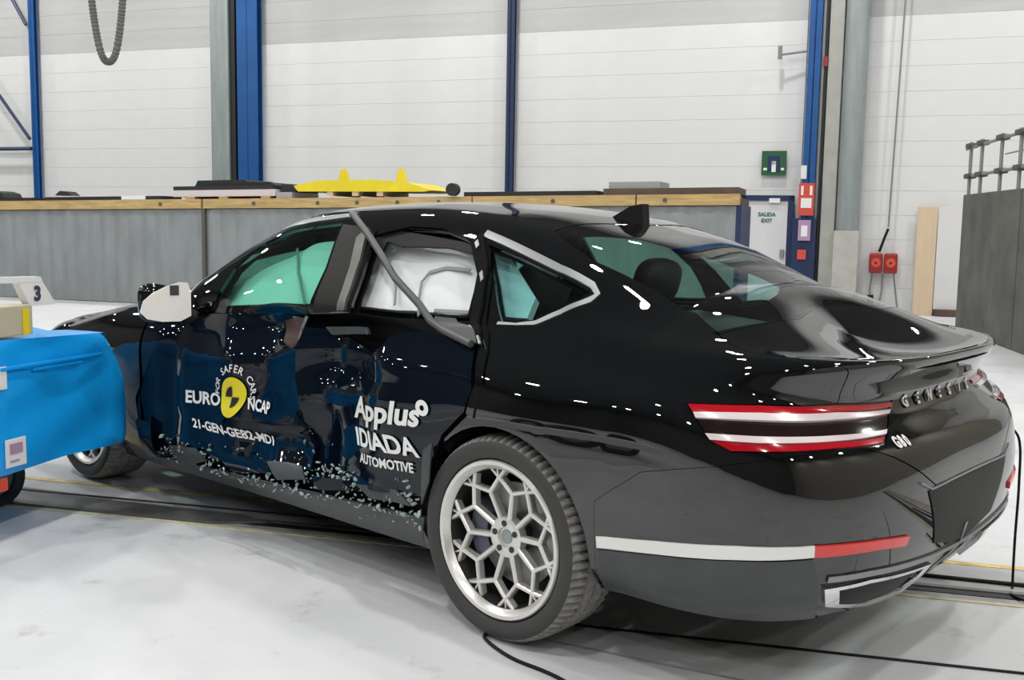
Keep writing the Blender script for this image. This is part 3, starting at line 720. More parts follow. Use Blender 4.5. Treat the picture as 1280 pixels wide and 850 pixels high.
TRUNK_EDGE = [(0.7488, 8.432), (0.8582, 8.228), (0.9618, 7.638), (1.0374, 6.121), (1.0048, 4.494), (1.0928, 4.177), (1.1975, 3.546), (1.2588, 3.135)]
TRUNK = [(.64, 9.15), (.75, 9.95), (.87, 11.0), (.91, 12.0), (1.45, 12.0), (1.45, 3.15)] + TRUNK_EDGE[::-1]
BUMPER_T = [(0.3797, 3.104), (0.5494, 3.307), (0.7533, 3.659), (0.8838, 3.991), (0.9961, 4.33)]
BUMPER = [(1.45, -.5), (.37, -.5)] + [(.40, 1.5), (.40, 2.6)] + BUMPER_T[1:] + TRUNK_EDGE[4:] + [(1.45, 3.15)]
BODY = [(-4.25, -.5), (1.45, -.5), (1.45, 12.0), (-4.25, 12.0)]
RHOLES = [XZ([(-2.32,.40),(-2.2,.30),(-.5,.30),(-.42,.55),(-.30,.74),(-.26,.98),(-2.28,.93)])]
RIGHT_DOOR_F = XZ([(-2.32,.40),(-2.2,.30),(-1.37,.30),(-1.37,.97),(-2.28,.93)])
RIGHT_DOOR_R = XZ([(-1.365,.30),(-.5,.30),(-.42,.55),(-.30,.74),(-.26,.98),(-1.365,.965)])
common = [WINDSHIELD, HOOD, FB, REAR_GLASS, TRUNK, BUMPER, LAMP, ARCH_R, ARCH_F, FRONT_WIN, REAR_WIN, QUARTER]
# painted shell: fenders, pillars and roof of both sides
bL = panel('body_shell', 'paint', BODY, common + [DOORS_HOLE, SKIRT], car, side='L', step=.045, gap=0)
bR = panel('body_shell', 'paint', BODY, common + RHOLES + [SKIRT], car, side='R', step=.06, gap=0)
# dark lining behind the shut lines, doors and arches
panel('inner_lining', 'inner', BODY, [WINDSHIELD, REAR_GLASS, FRONT_WIN, REAR_WIN, QUARTER, arch(0, .39), arch(-3.01, .385)], car, off=-.035, th=.01, side='B', step=.09, gap=0, extra=lambda x, z: .085*np.exp(-((x+1.25)/.75)**4)*np.clip((z-.34)/.1, 0, 1)*np.clip((1.0-z)/.05, 0, 1))
panel('hood', 'paint', HOOD, [], car, side='B', step=.08)
panel('front_bumper', 'paint', FB, [], car, side='B', step=.08)
panel('windshield', 'glass_front', WINDSHIELD, [], car, side='B', step=.08, off=-.003, th=.004)
panel('rear_window', 'glass_rear', REAR_GLASS, [], car, side='B', step=.05, off=-.002, th=.004)
bt_ = panel('rear_bumper', 'paint', BUMPER, [], car, side='B', step=.045, gap=.0012)
tl = panel('trunk_lid', 'paint', TRUNK, [LAMP], car, side='B', step=.035)
# struck doors on the left
bul = lambda x, z: -.075*np.exp(-((x+1.28)/.10)**2)*np.clip((z-.3)/.15, 0, 1) + .05*np.exp(-((x+1.02)/.13)**2) - .03*np.exp(-((x+.62)/.12)**2) + .035*np.exp(-((z-.80)/.06)**2)*np.exp(-((x+.8)/.3)**2)
fdx = lambda x, z: .05*np.exp(-((x+1.50)/.14)**2) + .02*np.exp(-((x+2.12)/.07)**2) - .012*np.exp(-((z-.52)/.05)**2)
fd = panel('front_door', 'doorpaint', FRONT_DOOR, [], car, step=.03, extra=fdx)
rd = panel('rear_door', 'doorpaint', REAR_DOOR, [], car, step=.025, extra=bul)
panel('window_glass', 'glass_front', FRONT_WIN, [], fd, off=-.006, th=.004, step=.04)
panel('window_seal', 'plastic', [(-1.0157, 9.454), (-0.8232, 9.674), (-0.3958, 9.563), (-0.3865, 9.381), (-0.4817, 9.429), (-0.5427, 9.451), (-0.7786, 9.395), (-0.8727, 9.466), (-0.874, 9.293)], [], rd, off=-.01, th=.012, step=.03, gap=0)
panel('front_door', 'paint', RIGHT_DOOR_F, [], car, side='R', step=.08)
panel('rear_door', 'paint', RIGHT_DOOR_R, [], car, side='R', step=.08)
panel('window_glass', 'glass_front', FRONT_WIN, [], car, off=-.006, th=.004, step=.08, side='R')
panel('window_glass', 'glass_front', REAR_WIN, [], car, off=-.006, th=.004, step=.08, side='R')
for sd in 'LR':
    panel('side_skirt', 'skirt', SKIRT, [], car, side=sd, step=.05, dented=False)
    q = panel('quarter_window', 'glass_quarter', QUARTER, [], car, side=sd, off=-.006, th=.004, step=.05)
    strip('window_trim', 'satin', [(-0.3842, 9.781), (-0.1553, 9.582), (0.0031, 9.445), (0.143, 9.41), (0.1744, 9.295), (0.164, 9.116), (0.0925, 8.495), (0.0199, 8.081), (-0.0591, 7.947), (-0.1392, 7.993)], .018, car, side=sd)
    strip('roof_trim', 'satin', [(-2.1771, 8.933), (-2.135, 9.794), (-1.9581, 9.941), (-1.7883, 10.042), (-1.6751, 10.092), (-1.4673, 9.932), (-1.283, 9.997), (-1.1596, 10.056)], .020, car, side=sd, off=.006)
tag(rd, 'left rear door torn down at the top, bulged and creased')
tag(fd, 'left front door dented with yellow crash-test roundel')
# rear lamps: two red bars and two white bars in a dark housing
for sd in 'LR':
    hs_ = panel('tail_light', 'lamp_dark', LAMP, [], car, side=sd, step=.04, off=-.003)
    panel('red_bar', 'lamp_red', [(0.677, 5.225), (0.8563, 5.704), (1.034, 5.948), (1.2118, 5.91), (1.2049, 5.739), (1.0324, 5.676), (0.8541, 5.395), (0.6915, 4.968)], [], hs_, side=sd, off=.005, th=.008, gap=0, step=.03)
    panel('white_bar', 'lamp_white', [(0.6937, 4.945), (0.8537, 5.361), (1.0318, 5.646), (1.1944, 5.633), (1.1843, 5.495), (1.0244, 5.37), (0.8503, 5.065), (0.7003, 4.765)], [], hs_, side=sd, off=.008, th=.010, gap=0, step=.03)
    panel('white_bar', 'lamp_white', [(0.7224, 4.33), (0.8432, 4.501), (1.0071, 4.778), (1.1463, 4.94), (1.1353, 4.77), (1.0005, 4.576), (0.8402, 4.295), (0.7328, 4.166)], [], hs_, side=sd, off=.008, th=.010, gap=0, step=.03)
    panel('red_bar', 'lamp_red', [(0.7345, 4.148), (0.8398, 4.27), (0.9996, 4.548), (1.1284, 4.686), (1.1115, 4.494), (0.9935, 4.355), (0.8857, 4.146), (0.7779, 3.969)], [], hs_, side=sd, off=.005, th=.008, gap=0, step=.03)
    panel('bumper_strip', 'white_strip', [(0.4098, 1.886), (0.6001, 2.1), (0.7907, 2.276), (0.9398, 2.325), (0.9405, 2.078), (0.7925, 1.996), (0.6007, 1.825), (0.4117, 1.632)], [], car, side=sd, off=.006, th=.010, gap=0, step=.03)
    panel('reflector', 'red_refl', [(0.9398, 2.325), (1.0062, 2.308), (1.0798, 2.26), (1.1624, 2.147), (1.1549, 1.931), (1.0754, 2.039), (1.0091, 2.064), (0.9405, 2.078)], [], car, side=sd, off=.008, th=.012, gap=0, step=.03)
    # grey lower valance below the strip
    panel('lower_valance', 'skirt', [(0.4144, 1.58), (0.6008, 1.79), (0.7928, 1.961), (0.9396, 2.025), (0.9578, 1.461), (0.9738, 0.663)] + [(1.0, -.3), (.385, -.3)], [], car, side=sd, off=.004, th=.012, gap=0, step=.04)
    # exhaust finisher: bright frame around a black mouth
    ex = panel('exhaust_mouth', 'plastic', [(0.9798, 1.336), (1.0735, 1.284), (1.2231, 1.102), (1.2166, 0.476), (1.1011, 0.464), (0.9897, 0.947)], [], car, side=sd, off=.004, th=.006, gap=0, step=.02)
    panel('exhaust_frame', 'chrome', [(0.9692, 1.371), (1.0698, 1.393), (1.2935, 1.12), (1.2807, 0.838), (1.2691, 0.035), (1.1163, 0.221), (0.9833, 0.869)], [[(1.0008, 1.298), (1.0727, 1.306), (1.2576, 1.1), (1.2166, 0.476), (1.0967, 0.538), (1.013, 0.874)]], ex, side=sd, off=.012, th=.012, gap=0, step=.02)
lc = [(0.9753, 1.547), (1.0661, 1.515), (1.1665, 1.412), (1.2919, 1.281), (1.45, 1.205), (1.45, 1.707)]
le = [(1.45, lc[-1][1] + .05)]
for sd in 'LR':
    strip('bumper_trim', 'satin', lc + le, .016, car, side=sd, off=.006)
# number-plate recess and trunk-edge line
zR = float(surf(np.array([1.45]), np.array([3.0]))[0][2])
PLATE = [(1.226, 3.08), (1.281, 1.64), (1.405, 1.36), (1.45, 1.34), (1.45, 3.10)]
panel('plate_recess', 'plastic', PLATE, [], car, side='B', off=.003, th=.006, gap=0, step=.03)
for sd in 'LR': strip('trunk_edge_trim', 'satin', [(1.1951, 3.31), (1.2382, 3.104)] + [(1.34, 3.14), (1.45, 3.15)], .006, tl, side=sd, off=.005)
# lettering on the tail
def on_tail(body, size, y0, z0, parent, name='lettering', spacing=1.0, bold=.002):
    me = text_mesh(body, size, bold=bold, spacing=spacing); me.materials.append(M['badge'])
    co = np.array([v.co[:] for v in me.vertices]); Y = y0 + co[:, 0]; Z = z0 + co[:, 1]
    U = np.clip(1.44 - .9*np.abs(Y)**1.3, .9, 1.44); Vv = np.full(len(Y), 5.6); Ya = -np.abs(Y)
    for _ in range(60):
        q = surf(U, Vv); h = 1e-3; qu = (surf(np.minimum(U+h, 1.45), Vv)-q)/h; qv = (surf(U, Vv+h)-q)/h
        a, b, c, d = qu[:, 1], qv[:, 1], qu[:, 2], qv[:, 2]; e, f = Ya-q[:, 1], Z-q[:, 2]; D = a*d-b*c
        D = np.where(np.abs(D) < 1e-6, 1e-6, D)
        U = np.clip(U + np.clip((e*d-b*f)/D, -.03, .03), .6, 1.449); Vv = np.clip(Vv + np.clip((a*f-c*e)/D, -.15, .15), 3, 7)
    P = surf(U, Vv)
    for v, p, y, z in zip(me.vertices, P, Y, Z): v.co = (p[0]+.006, y, z)
    me.update(); return link(name, me, parent)
for k, ch in enumerate('GENESIS'): on_tail(ch, .046, (k-3)*.088, .862, tl, 'letter')
for k, ch in enumerate('G80'): on_tail(ch, .036, -.458+k*.0265, .772, tl, 'letter')
# lettering on the doors
def on_flank(me, x0, z0, parent, name, m, off=.004, extra=None):
    me.materials.append(M[m]); sc_ = 1.0
    bm = bmesh.new(); bm.from_mesh(me)
    bmesh.ops.triangulate(bm, faces=bm.faces[:])
    bmesh.ops.subdivide_edges(bm, edges=[e for e in bm.edges if e.calc_length() > .03*sc_], cuts=1)
    bm.to_mesh(me); bm.free()
    co = np.array([v.co[:] for v in me.vertices]); x = x0+co[:, 0]; z = z0+co[:, 1]; v = side_v(x, z)
    P = SP(x, v, True, extra) + SN(x, v, True, extra)*NS*off
    for q, p in zip(me.vertices, P): q.co = p
    me.update(); return link(name, me, parent)
def disc_mesh(r, seg=40, r0=0.0, a0=0, a1=2*PI):
    bm = bmesh.new(); n = seg; rings = []
    rr = [r0, (r0+r)/2, r]
    for q in rr: rings.append([bm.verts.new((q*math.cos(a0+(a1-a0)*i/n), q*math.sin(a0+(a1-a0)*i/n), 0)) for i in range(n+1)])
    for A, C in zip(rings, rings[1:]):
        for i in range(n):
            bm.faces.new((A[i], C[i], C[i+1], A[i+1]))
    bmesh.ops.remove_doubles(bm, verts=bm.verts[:], dist=1e-5)
    me = bpy.data.meshes.new('roundel'); bm.to_mesh(me); bm.free(); return me
def arc_text(body, size, r, a0, a1):
    bm = bmesh.new(); n = len(body)
    for i, ch in enumerate(body):
        if ch == ' ': continue
        a = a0 + (a1-a0)*(i/(n-1)); me = text_mesh(ch, size, bold=.008)
        me.transform(Matrix.Translation((r*math.cos(a), r*math.sin(a), 0)) @ Matrix.Rotation(a-PI/2, 4, 'Z')); bm.from_mesh(me); bpy.data.meshes.remove(me)
    me = bpy.data.meshes.new('lettering'); bm.to_mesh(me); bm.free(); return me
def fit(me, fr, box=True):
    """lay a flat mesh into a frame of flank points (origin, end of x, end of y) given in side view"""
    (ox, oz), (ax, az), (bx, bz) = fr; co = np.array([v.co[:] for v in me.vertices])
    if box:
        lo, hi = co.min(0), co.max(0); a = (co[:, 0]-lo[0])/(hi[0]-lo[0]); b = (co[:, 1]-box[0])/(box[1]-box[0])
    else: a, b = co[:, 0], co[:, 1]
    X = ox + a*(ax-ox) + b*(bx-ox); Z = oz + a*(az-oz) + b*(bz-oz)
    for v, x, z in zip(me.vertices, X, Z): v.co = (x, z, 0)
    me.update(); return me
def word(body, fr, parent, ex, bold=.032, m='white_print'):
    me = text_mesh(body, 1.0, 'LEFT', bold=bold); co = np.array([v.co[:] for v in me.vertices])
    cap = text_mesh('E', 1.0, 'LEFT', bold=bold); cz = [v.co.y for v in cap.vertices]; bx_ = (min(cz), max(cz)); bpy.data.meshes.remove(cap)
    if body[0].isdigit(): pass
    on_flank(fit(me, fr, bx_), 0, 0, parent, 'lettering', m, .007, ex)
RND = [(-1.6571, 0.6036), (-1.5804, 0.6009), (-1.6362, 0.6957)]
on_flank(fit(disc_mesh(1.0), RND, None), 0, 0, fd, 'crash_test_roundel', 'yellow', .007, fdx)
for a in (PI*.5, PI*1.5):
    on_flank(fit(disc_mesh(.55, 12, .04, a+.1, a+PI/2+.05), RND, None), 0, 0, fd, 'roundel_mark', 'blackprint', .010, fdx)
on_flank(fit(arc_text('FOR SAFER CARS', .50, 1.40, PI*.98, PI*.02), RND, None), 0, 0, fd, 'lettering', 'white_print', .007, fdx)
word('EURO', [(-1.9924, 0.539), (-1.7447, 0.5506), (-1.9972, 0.5974)], fd, fdx); word('NCAP', [(-1.5568, 0.5588), (-1.4072, 0.554), (-1.5708, 0.6086)], fd, fdx); word('21-GEN-GE82-MD1', [(-1.9356, 0.4314), (-1.3807, 0.4231), (-1.9551, 0.4726)], fd, fdx)
word('Applus', [(-0.794, 0.6373), (-0.3708, 0.6676), (-0.7819, 0.7227)], rd, bul); word('IDIADA', [(-0.7562, 0.5371), (-0.3569, 0.562), (-0.79, 0.6007)], rd, bul); word('AUTOMOTIVE', [(-0.7286, 0.4788), (-0.3965, 0.4998), (-0.7298, 0.5151)], rd, bul)
on_flank(fit(disc_mesh(1.0, 28, .35), [(-0.3559, 0.7369), (-0.3226, 0.7358), (-0.3595, 0.7641)], None), 0, 0, rd, 'plus_mark', 'white_print', .007, bul)

# wrecked trim on the left flank
def bent_bar(name, m, pts, r, parent, flat=.5):
    return B().tube(pts, r, 8).obj(name, m, parent, 60)
bent_bar('torn_roof_moulding', 'moulding', [(-1.17, -0.607, 1.409), (-1.032, -0.67, 1.36), (-0.929, -0.706, 1.31), (-0.808, -0.748, 1.239), (-0.693, -0.787, 1.168), (-0.603, -0.807, 1.125), (-0.512, -0.827, 1.081), (-0.426, -0.851, 1.028), (-0.344, -0.867, 1.004), (-0.256, -0.883, 0.987), (-0.18, -0.894, 0.973)], .014, car)
bp_ = panel('centre_pillar', 'plastic', [(-1.1884, 9.795), (-1.0102, 9.709), (-0.9543, 8.874), (-0.9505, 8.198), (-1.1437, 8.097), (-1.1444, 8.927)], [], car, off=.004, th=.02, step=.03)
strip('pillar_trim', 'steelrail', [(-1.0214, 9.577), (-0.9763, 9.017), (-0.9634, 8.615), (-0.9606, 8.23)], .045, bp_, off=.012, th=.014)
panel('door_rail', 'skirt', [(-1.0693, 6.608), (-0.8301, 6.845), (-0.8125, 6.245), (-1.0243, 5.997)], [], car, off=-.012, th=.02, step=.03, gap=0)
panel('torn_panel', 'skirt', [(-0.422, 8.198), (-0.3133, 8.116), (-0.1966, 6.918), (-0.1633, 6.241), (-0.2139, 6.093), (-0.3379, 6.83)], [], car, off=.02, th=.01, step=.02, gap=0, wob=.01)
strip('rear_door_frame', 'paint', [(-0.9365, 9.677), (-0.7663, 9.87), (-0.594, 9.887), (-0.4222, 9.716), (-0.321, 9.359), (-0.2445, 8.779), (-0.2105, 8.135), (-0.1278, 5.93), (-0.0897, 4.622), (-0.1148, 3.729)], .034, car, off=.006, th=.02)
strip('rear_door_frame', 'inner', [(-0.3973, 9.628), (-0.2919, 9.07), (-0.2456, 8.406), (-0.1777, 6.32)], .035, car, off=.018, th=.02)
for ln in ([(-0.3807, 9.54), (-0.3594, 9.443)], [(-0.2883, 9.008), (-0.2643, 8.861)], [(-0.1745, 6.614), (-0.1456, 6.168)], [(-0.2387, 7.436), (-0.1999, 6.804)]):
    strip('broken_clip', 'satin', ln, .010, car, off=.024, th=.008)
for p in ((607,318),(611,350),(612,362)):
    pass
panel('pillar_cover', 'seat_brown', [(-1.4094, 6.69), (-1.1979, 7.508), (-1.2129, 5.168), (-1.255, 4.856), (-1.3575, 5.096)], [], car, off=.008, th=.01, step=.02, gap=0, extra=fdx)
bent_bar('door_edge', 'satin', [(-1.188, -0.824, 0.987), (-1.214, -0.829, 0.933), (-1.204, -0.853, 0.87)], .009, car)
# crumpled sill seam and glass crumbs lying along it
rnd = random.Random(3)
sill = [(-2.204, 0.971), (-1.8061, 1.168), (-1.4771, 1.232), (-1.1204, 1.355), (-0.8727, 1.528), (-0.6345, 1.618), (-0.3578, 1.62)]
bm = bmesh.new(); cu = []
for i in range(420):
    k = rnd.random()*(len(sill)-1); a = int(k); t = k-a
    cu.append((sill[a][0]*(1-t)+sill[a+1][0]*t, min(max(sill[a][1]*(1-t)+sill[a+1][1]*t + rnd.gauss(.1, .26), .8), 4)))
cu = np.array(cu); cP = SP(cu[:, 0], cu[:, 1]); cN = SN(cu[:, 0], cu[:, 1])*NS
for i in range(len(cu)):
    c = Vector(cP[i] + cN[i]*(.004 + .010*rnd.random())); s = .003 + .008*rnd.random()**2.5
    r = bmesh.ops.create_icosphere(bm, subdivisions=1, radius=s)['verts']
    R = Matrix.Rotation(rnd.random()*6, 4, Vector((rnd.random(), rnd.random(), rnd.random()+.1)).normalized())
    for q in r: q.co = c + R @ Vector((q.co.x*1.6, q.co.y*.5, q.co.z))
me = bpy.data.meshes.new('glass_crumbs'); bm.to_mesh(me); bm.free(); me.materials.append(M['crumb'])
tag(link('glass_crumbs', me, car), kind='stuff')
for i, (x, y) in enumerate([(225,566),(290,578),(340,588),(395,590),(430,596),(480,610)]):
    w = 28; rr2 = random.Random(i)
    pass
for k, pts in enumerate([[(-2.1054, 1.39), (-1.8646, 1.548), (-1.7807, 1.28), (-1.9515, 0.949), (-2.0733, 1.036)], [(-1.7075, 1.569), (-1.3796, 1.688), (-1.275, 1.473), (-1.5376, 1.255)], [(-1.3224, 1.664), (-1.0897, 1.778), (-1.0229, 1.549), (-1.2142, 1.372)], [(-1.0111, 1.677), (-0.7893, 1.85), (-0.7227, 1.663), (-0.947, 1.439)], [(-0.7395, 1.792), (-0.4986, 1.977), (-0.3825, 1.786), (-0.6329, 1.582)], [(-2.3652, 1.986), (-2.2541, 1.932), (-2.1954, 0.986), (-2.3418, 0.713)], [(-0.3193, 3.005), (-0.2713, 3.162), (-0.2834, 2.396), (-0.329, 1.877)]]):
    panel('torn_sill_piece', 'doorpaint' if k % 2 else 'skirt', pts, [], car, off=.02+.008*(k % 3), th=.006, step=.02, gap=0, wob=.012)

# mirror, aerial, curtain airbags, seats
mr = B()
def blob(b, c, r, sq=2.5, seg=20, rings=12):
    vs_ = []
    for i in range(rings+1):
        ph = -PI/2 + PI*i/rings; row = []
        for k in range(seg):
            th_ = 2*PI*k/seg
            def sp(x): return math.copysign(abs(x)**(2/sq), x)
            row.append(b.bm.verts.new((c[0]+r[0]*sp(math.cos(ph))*sp(math.cos(th_)), c[1]+r[1]*sp(math.cos(ph))*sp(math.sin(th_)), c[2]+r[2]*sp(math.sin(ph)))))
        vs_.append(row)
    for a, c2 in zip(vs_, vs_[1:]):
        for k in range(seg):
            b.bm.faces.new((a[k], a[(k+1) % seg], c2[(k+1) % seg], c2[k]))
    bmesh.ops.remove_doubles(b.bm, verts=b.bm.verts[:], dist=1e-5)
    return b
for sg in (1, -1):
    mroot = bpy.data.objects.new('side_mirror', None); COL.objects.link(mroot); mroot.parent = car; mroot.empty_display_size = .1
    mroot.location = (-2.09, -.955*sg, .985); mroot.rotation_euler = (0, 0, -.32*sg)
    mb = blob(B(), (0, 0, 0), (.048, .116, .090), 2.8)
    for v in mb.bm.verts:
        if v.co.x < 0: v.co.x *= 1.3
        v.co.z -= .12*sg*0 + .25*(-v.co.y*sg)*(-.9) if v.co.z > 0 else 0
    mb.obj('mirror_cap', 'paint', mroot, 40)
    # face turned to the rear, taped over with a pale cover
    out = [(-.115, -.03), (-.10, .02), (-.06, .055), (-.0, .085), (.06, .103), (.095, .10), (.108, .06), (.108, -.05), (.06, -.074), (-.02, -.074), (-.085, -.06)]
    cv = B().prism([(p[0]*sg, p[1]) for p in out], .046, .058, 'x').obj('mirror_cover', 'mirror_cover', mroot)
    B().box((.0585, .015*sg, .045), (.061, .055*sg, .09)).obj('mark', 'skirt', cv)
    B().tube([(0, .08*sg, -.05), (0, .16*sg, -.07), (.02, .24*sg, -.09)], .035, 10).obj('mirror_arm', 'plastic', mroot, 40)
B().prism([(-.29, 1.385), (-.27, 1.405), (-.17, 1.455), (-.115, 1.462), (-.105, 1.345), (-.19, 1.36)], -.022, .022).obj('roof_aerial', 'plastic', car)
for sd in 'LR':
    panel('curtain_airbag', 'airbag', [(-2.15, 8.45), (-.10, 8.45), (-.10, 9.0), (-.3, 9.7), (-1.0, 9.85), (-1.5, 9.55), (-1.8, 9.45), (-2.05, 9.0)], [], car, side=sd, off=-.085, th=.03, step=.04, gap=0, wob=.010, dented=False) if sd == 'L' else None
for ln in ([(-0.6009, 8.348), (-0.6337, 8.652), (-0.6526, 8.921), (-0.6342, 9.104), (-0.5555, 9.213), (-0.4336, 9.225)], [(-0.5293, 8.458), (-0.4203, 8.465), (-0.3018, 8.463)], [(-0.751, 8.504), (-0.779, 8.774), (-0.8272, 9.043)], [(-1.539, 9.565), (-1.4421, 9.016), (-1.2951, 8.412)]):
    strip('airbag_seam', 'seam', ln, .007, car, off=-.066, th=.006, dented=False)
def seat(x, y, back=True, w=.27):
    r = bpy.data.objects.new('seat', None); COL.objects.link(r); r.parent = car; r.location = (x, y, .30); r.empty_display_size = .1
    b = blob(B(), (0, 0, .10), (.28, w, .11), 4); b.obj('seat_cushion', 'seat', r, 50)
    b = B(); blob(b, (0, 0, 0), (.10, w, .33), 4)
    o = b.obj('backrest', 'seat', r, 50); o.location = (.32, 0, .42); o.rotation_euler = (0, .33, 0)
    b = B(); blob(b, (0, 0, 0), (.06, .14, .10), 3); o = b.obj('headrest', 'seat', r, 50); o.location = (.47, 0, .84); o.rotation_euler = (0, .25, 0)
    return r
for y in (-.37, .37): seat(-1.75, y)
for y in (-.38, .38): seat(-.78, y)
B().box((-2.6, -.72, .20), (-.2, .72, .24)).obj('cabin_floor', 'inner', car)
B().box((-.35, -.66, .25), (-.30, .66, 1.02)).obj('rear_bulkhead', 'inner', car)
B().prism([(-.30, 1.0), (.62, .93), (.62, .91), (-.30, .97)], -.70, .70).obj('parcel_shelf', 'seat', car)
B().box((-2.55, -.70, .55), (-2.2, .70, .93), .05).obj('dashboard', 'seat', car)
B().box((-3.5, -.50, .20), (.75, .50, .28), .02).obj('underbody', 'inner', car)

# wheels
def wheel(x, y, sg, steer=0.0, camber=0.0):
    r = bpy.data.objects.new('wheel', None); COL.objects.link(r); r.parent = car; r.empty_display_size = .2
    r.location = (x, y, .345); r.rotation_euler = (camber, 0, steer + (0 if sg > 0 else PI))
    # local -y is the outer face
    W = .13; prof = [(-.085, .262), (-.118, .272), (-.130, .295), (-.128, .318), (-.122, .327)]
    tr_ = [(-.122, .327), (-.112, .334), (-.098, .340), (-.078, .3435), (-.064, .3445), (-.063, .336), (-.054, .336), (-.053, .3447), (-.014, .345), (-.013, .336), (-.003, .336), (-.002, .345), (.040, .3447), (.041, .336), (.051, .336), (.052, .3445), (.078, .3435), (.098, .340)]
    inn = [(.098, .340), (.128, .318), (.128, .285), (.10, .262)]
    t = B().lathe(prof, 96); t.lathe(inn, 96); t.obj('tyre', 'rubber', r, 40)
    b = B(); seg = 216; rings = []
    for i, (a, q) in enumerate(tr_):
        row = []
        for k in range(seg):
            shoulder = i in (0, 1, 2, 3, 4, 15, 16, 17); rad = q - (.013 if shoulder and i > 0 and k % 3 == 0 else (.005 if (not shoulder and k % 6 == (i % 3)) else 0))
            row.append(b.bm.verts.new((rad*math.cos(2*PI*k/seg), a, rad*math.sin(2*PI*k/seg))))
        rings.append(row)
    for A, C in zip(rings, rings[1:]):
        for k in range(seg): b.bm.faces.new((A[k], A[(k+1) % seg], C[(k+1) % seg], C[k]))
    b.obj('tread', 'tread', r, 20)
    B().lathe([(-.10, .236), (-.06, .228), (.10, .225), (.10, .262)], 64).obj('rim_barrel', 'alloy_dark', r, 40)
    rim = B().lathe([(-.085, .262), (-.116, .266), (-.122, .262), (-.121, .250), (-.108, .238), (-.098, .233), (-.092, .240), (-.085, .262)], 96)
    def yf(rad): return -.098 + .030*(1-min(1, rad/.24))**1.4 + .004   # dished face
    def spoke(p, q, w0, w1, d=.028):
        (r0, a0), (r1, a1) = p, q; P = Vector((r0*math.cos(a0), 0, r0*math.sin(a0))); Q = Vector((r1*math.cos(a1), 0, r1*math.sin(a1)))
        t_ = (Q-P).normalized(); n_ = Vector((-t_.z, 0, t_.x)); vs_ = []
        for c, rad, w in ((P, r0, w0), (Q, r1, w1)):
            y = yf(rad)
            vs_.append([rim.bm.verts.new(c + n_*k*w/2 + Vector((0, y+dy, 0))) for k, dy in ((-1, d), (-1, .005), (-.55, 0), (.55, 0), (1, .005), (1, d))])
        A, C = vs_
        for k in range(6): rim.bm.faces.new((A[k], A[(k+1) % 6], C[(k+1) % 6], C[k]))
        rim.bm.faces.new(A[::-1]); rim.bm.faces.new(C)
    st = 2*PI/10
    for k in range(10):
        a = k*st + .09
        spoke((.048, a), (.160, a), .020, .016)
        for s in (-1, 1):
            spoke((.158, a), (.204, a + s*st/2), .016, .015)
            spoke((.203, a + st/2), (.252, a + st/2 + s*st*.30), .014, .014)
        spoke((.160, a), (.160, a), .01, .01) if False else None
        spoke((.201, a - st*.5 + .01), (.250, a - st*.5 + .01), .008, .008)
    rim.lathe([(yf(.06)+.03, .070), (yf(.06)+.002, .068), (yf(.05)-.002, .060), (yf(.05)-.002, .034), (yf(.04)+.006, .031), (yf(.04)+.006, .001)], 40)
    ro = rim.obj('alloy_rim', 'alloy', r, 30)
    for k in range(5):
        a = k*2*PI/5 + .4
        o = B().lathe([(yf(.055)-.005, .001), (yf(.055)-.0045, .0105), (yf(.055)+.004, .0105)], 12).obj('lug_nut', 'alloy_dark', ro); o.location = (.047*math.cos(a), 0, .047*math.sin(a))
    cc = B().lathe([(yf(.0)-.006, .001), (yf(.0)-.004, .024), (yf(0)+.01, .027)], 28).obj('centre_cap', 'galv', ro, 40)
    B().lathe([(-.010, .175), (.012, .175), (.012, .06), (-.010, .06), (-.010, .175)], 48).obj('brake_disc', 'disc', r, 40)
    B().lathe([(-.045, .001), (-.045, .062), (.03, .066)], 28).obj('wheel_hub', 'alloy_dark', r, 40)
    b = B(); pr = [(.178*math.cos(a), .178*math.sin(a)) for a in np.linspace(PI*.80, PI*1.20, 9)] + [(.105*math.cos(a), .105*math.sin(a)) for a in np.linspace(PI*1.20, PI*.80, 9)]
    b.prism(pr, -.050, .04); b.obj('brake_caliper', 'caliper', r)
    return r
wheel(0, -.832, 1, 0, 0)
wheel(-3.01, -.80, 1, .0)
wheel(0, .815, -1); wheel(-3.01, .80, -1)
# wheel housings
for x in (0, -3.01):
    for sg in (1, -1):
        b = B(); n = 20; R0, R1 = [], []
        for i in range(n+1):
            a = PI*i/n
            R0.append(b.bm.verts.new((x+.376*math.cos(a), -.90*sg, .335+.376*math.sin(a)))); R1.append(b.bm.verts.new((x+.376*math.cos(a), -.55*sg, .335+.376*math.sin(a))))
        for i in range(n): b.bm.faces.new((R0[i], R0[i+1], R1[i+1], R1[i]))
        b.bm.faces.new(R1)
        b.obj('wheel_housing', 'inner', car)

# barrier and trolley on the left
bz = -1.817
bt = thing('deformable_barrier', hw(bz, -14.13), TH, 'bright blue wrapped crash barrier block at the left edge', 'barrier')
prof = [(-.80, .29), (-.39, .305), (-.02, .288), (.0, .33), (.005, .50), (-.03, .60), (-.135, .838), (-.45, .85), (-.80, .865)]
bb = B(); N = 16; loops = []
for i in range(N+1):
    x = -1.7*i/N; rr = random.Random(i)
    pr = []
    for k, (y, z) in enumerate(prof):
        j = 0 if i == 0 else .012*(rr.random()-.5)
        pr.append(bb.bm.verts.new((x, y + j, z + j)))
    loops.append(pr)
n = len(prof)
for a, b in zip(loops, loops[1:]):
    for k in range(n): bb.bm.faces.new((a[k], a[(k+1) % n], b[(k+1) % n], b[k]))
bb.bm.faces.new(loops[-1])
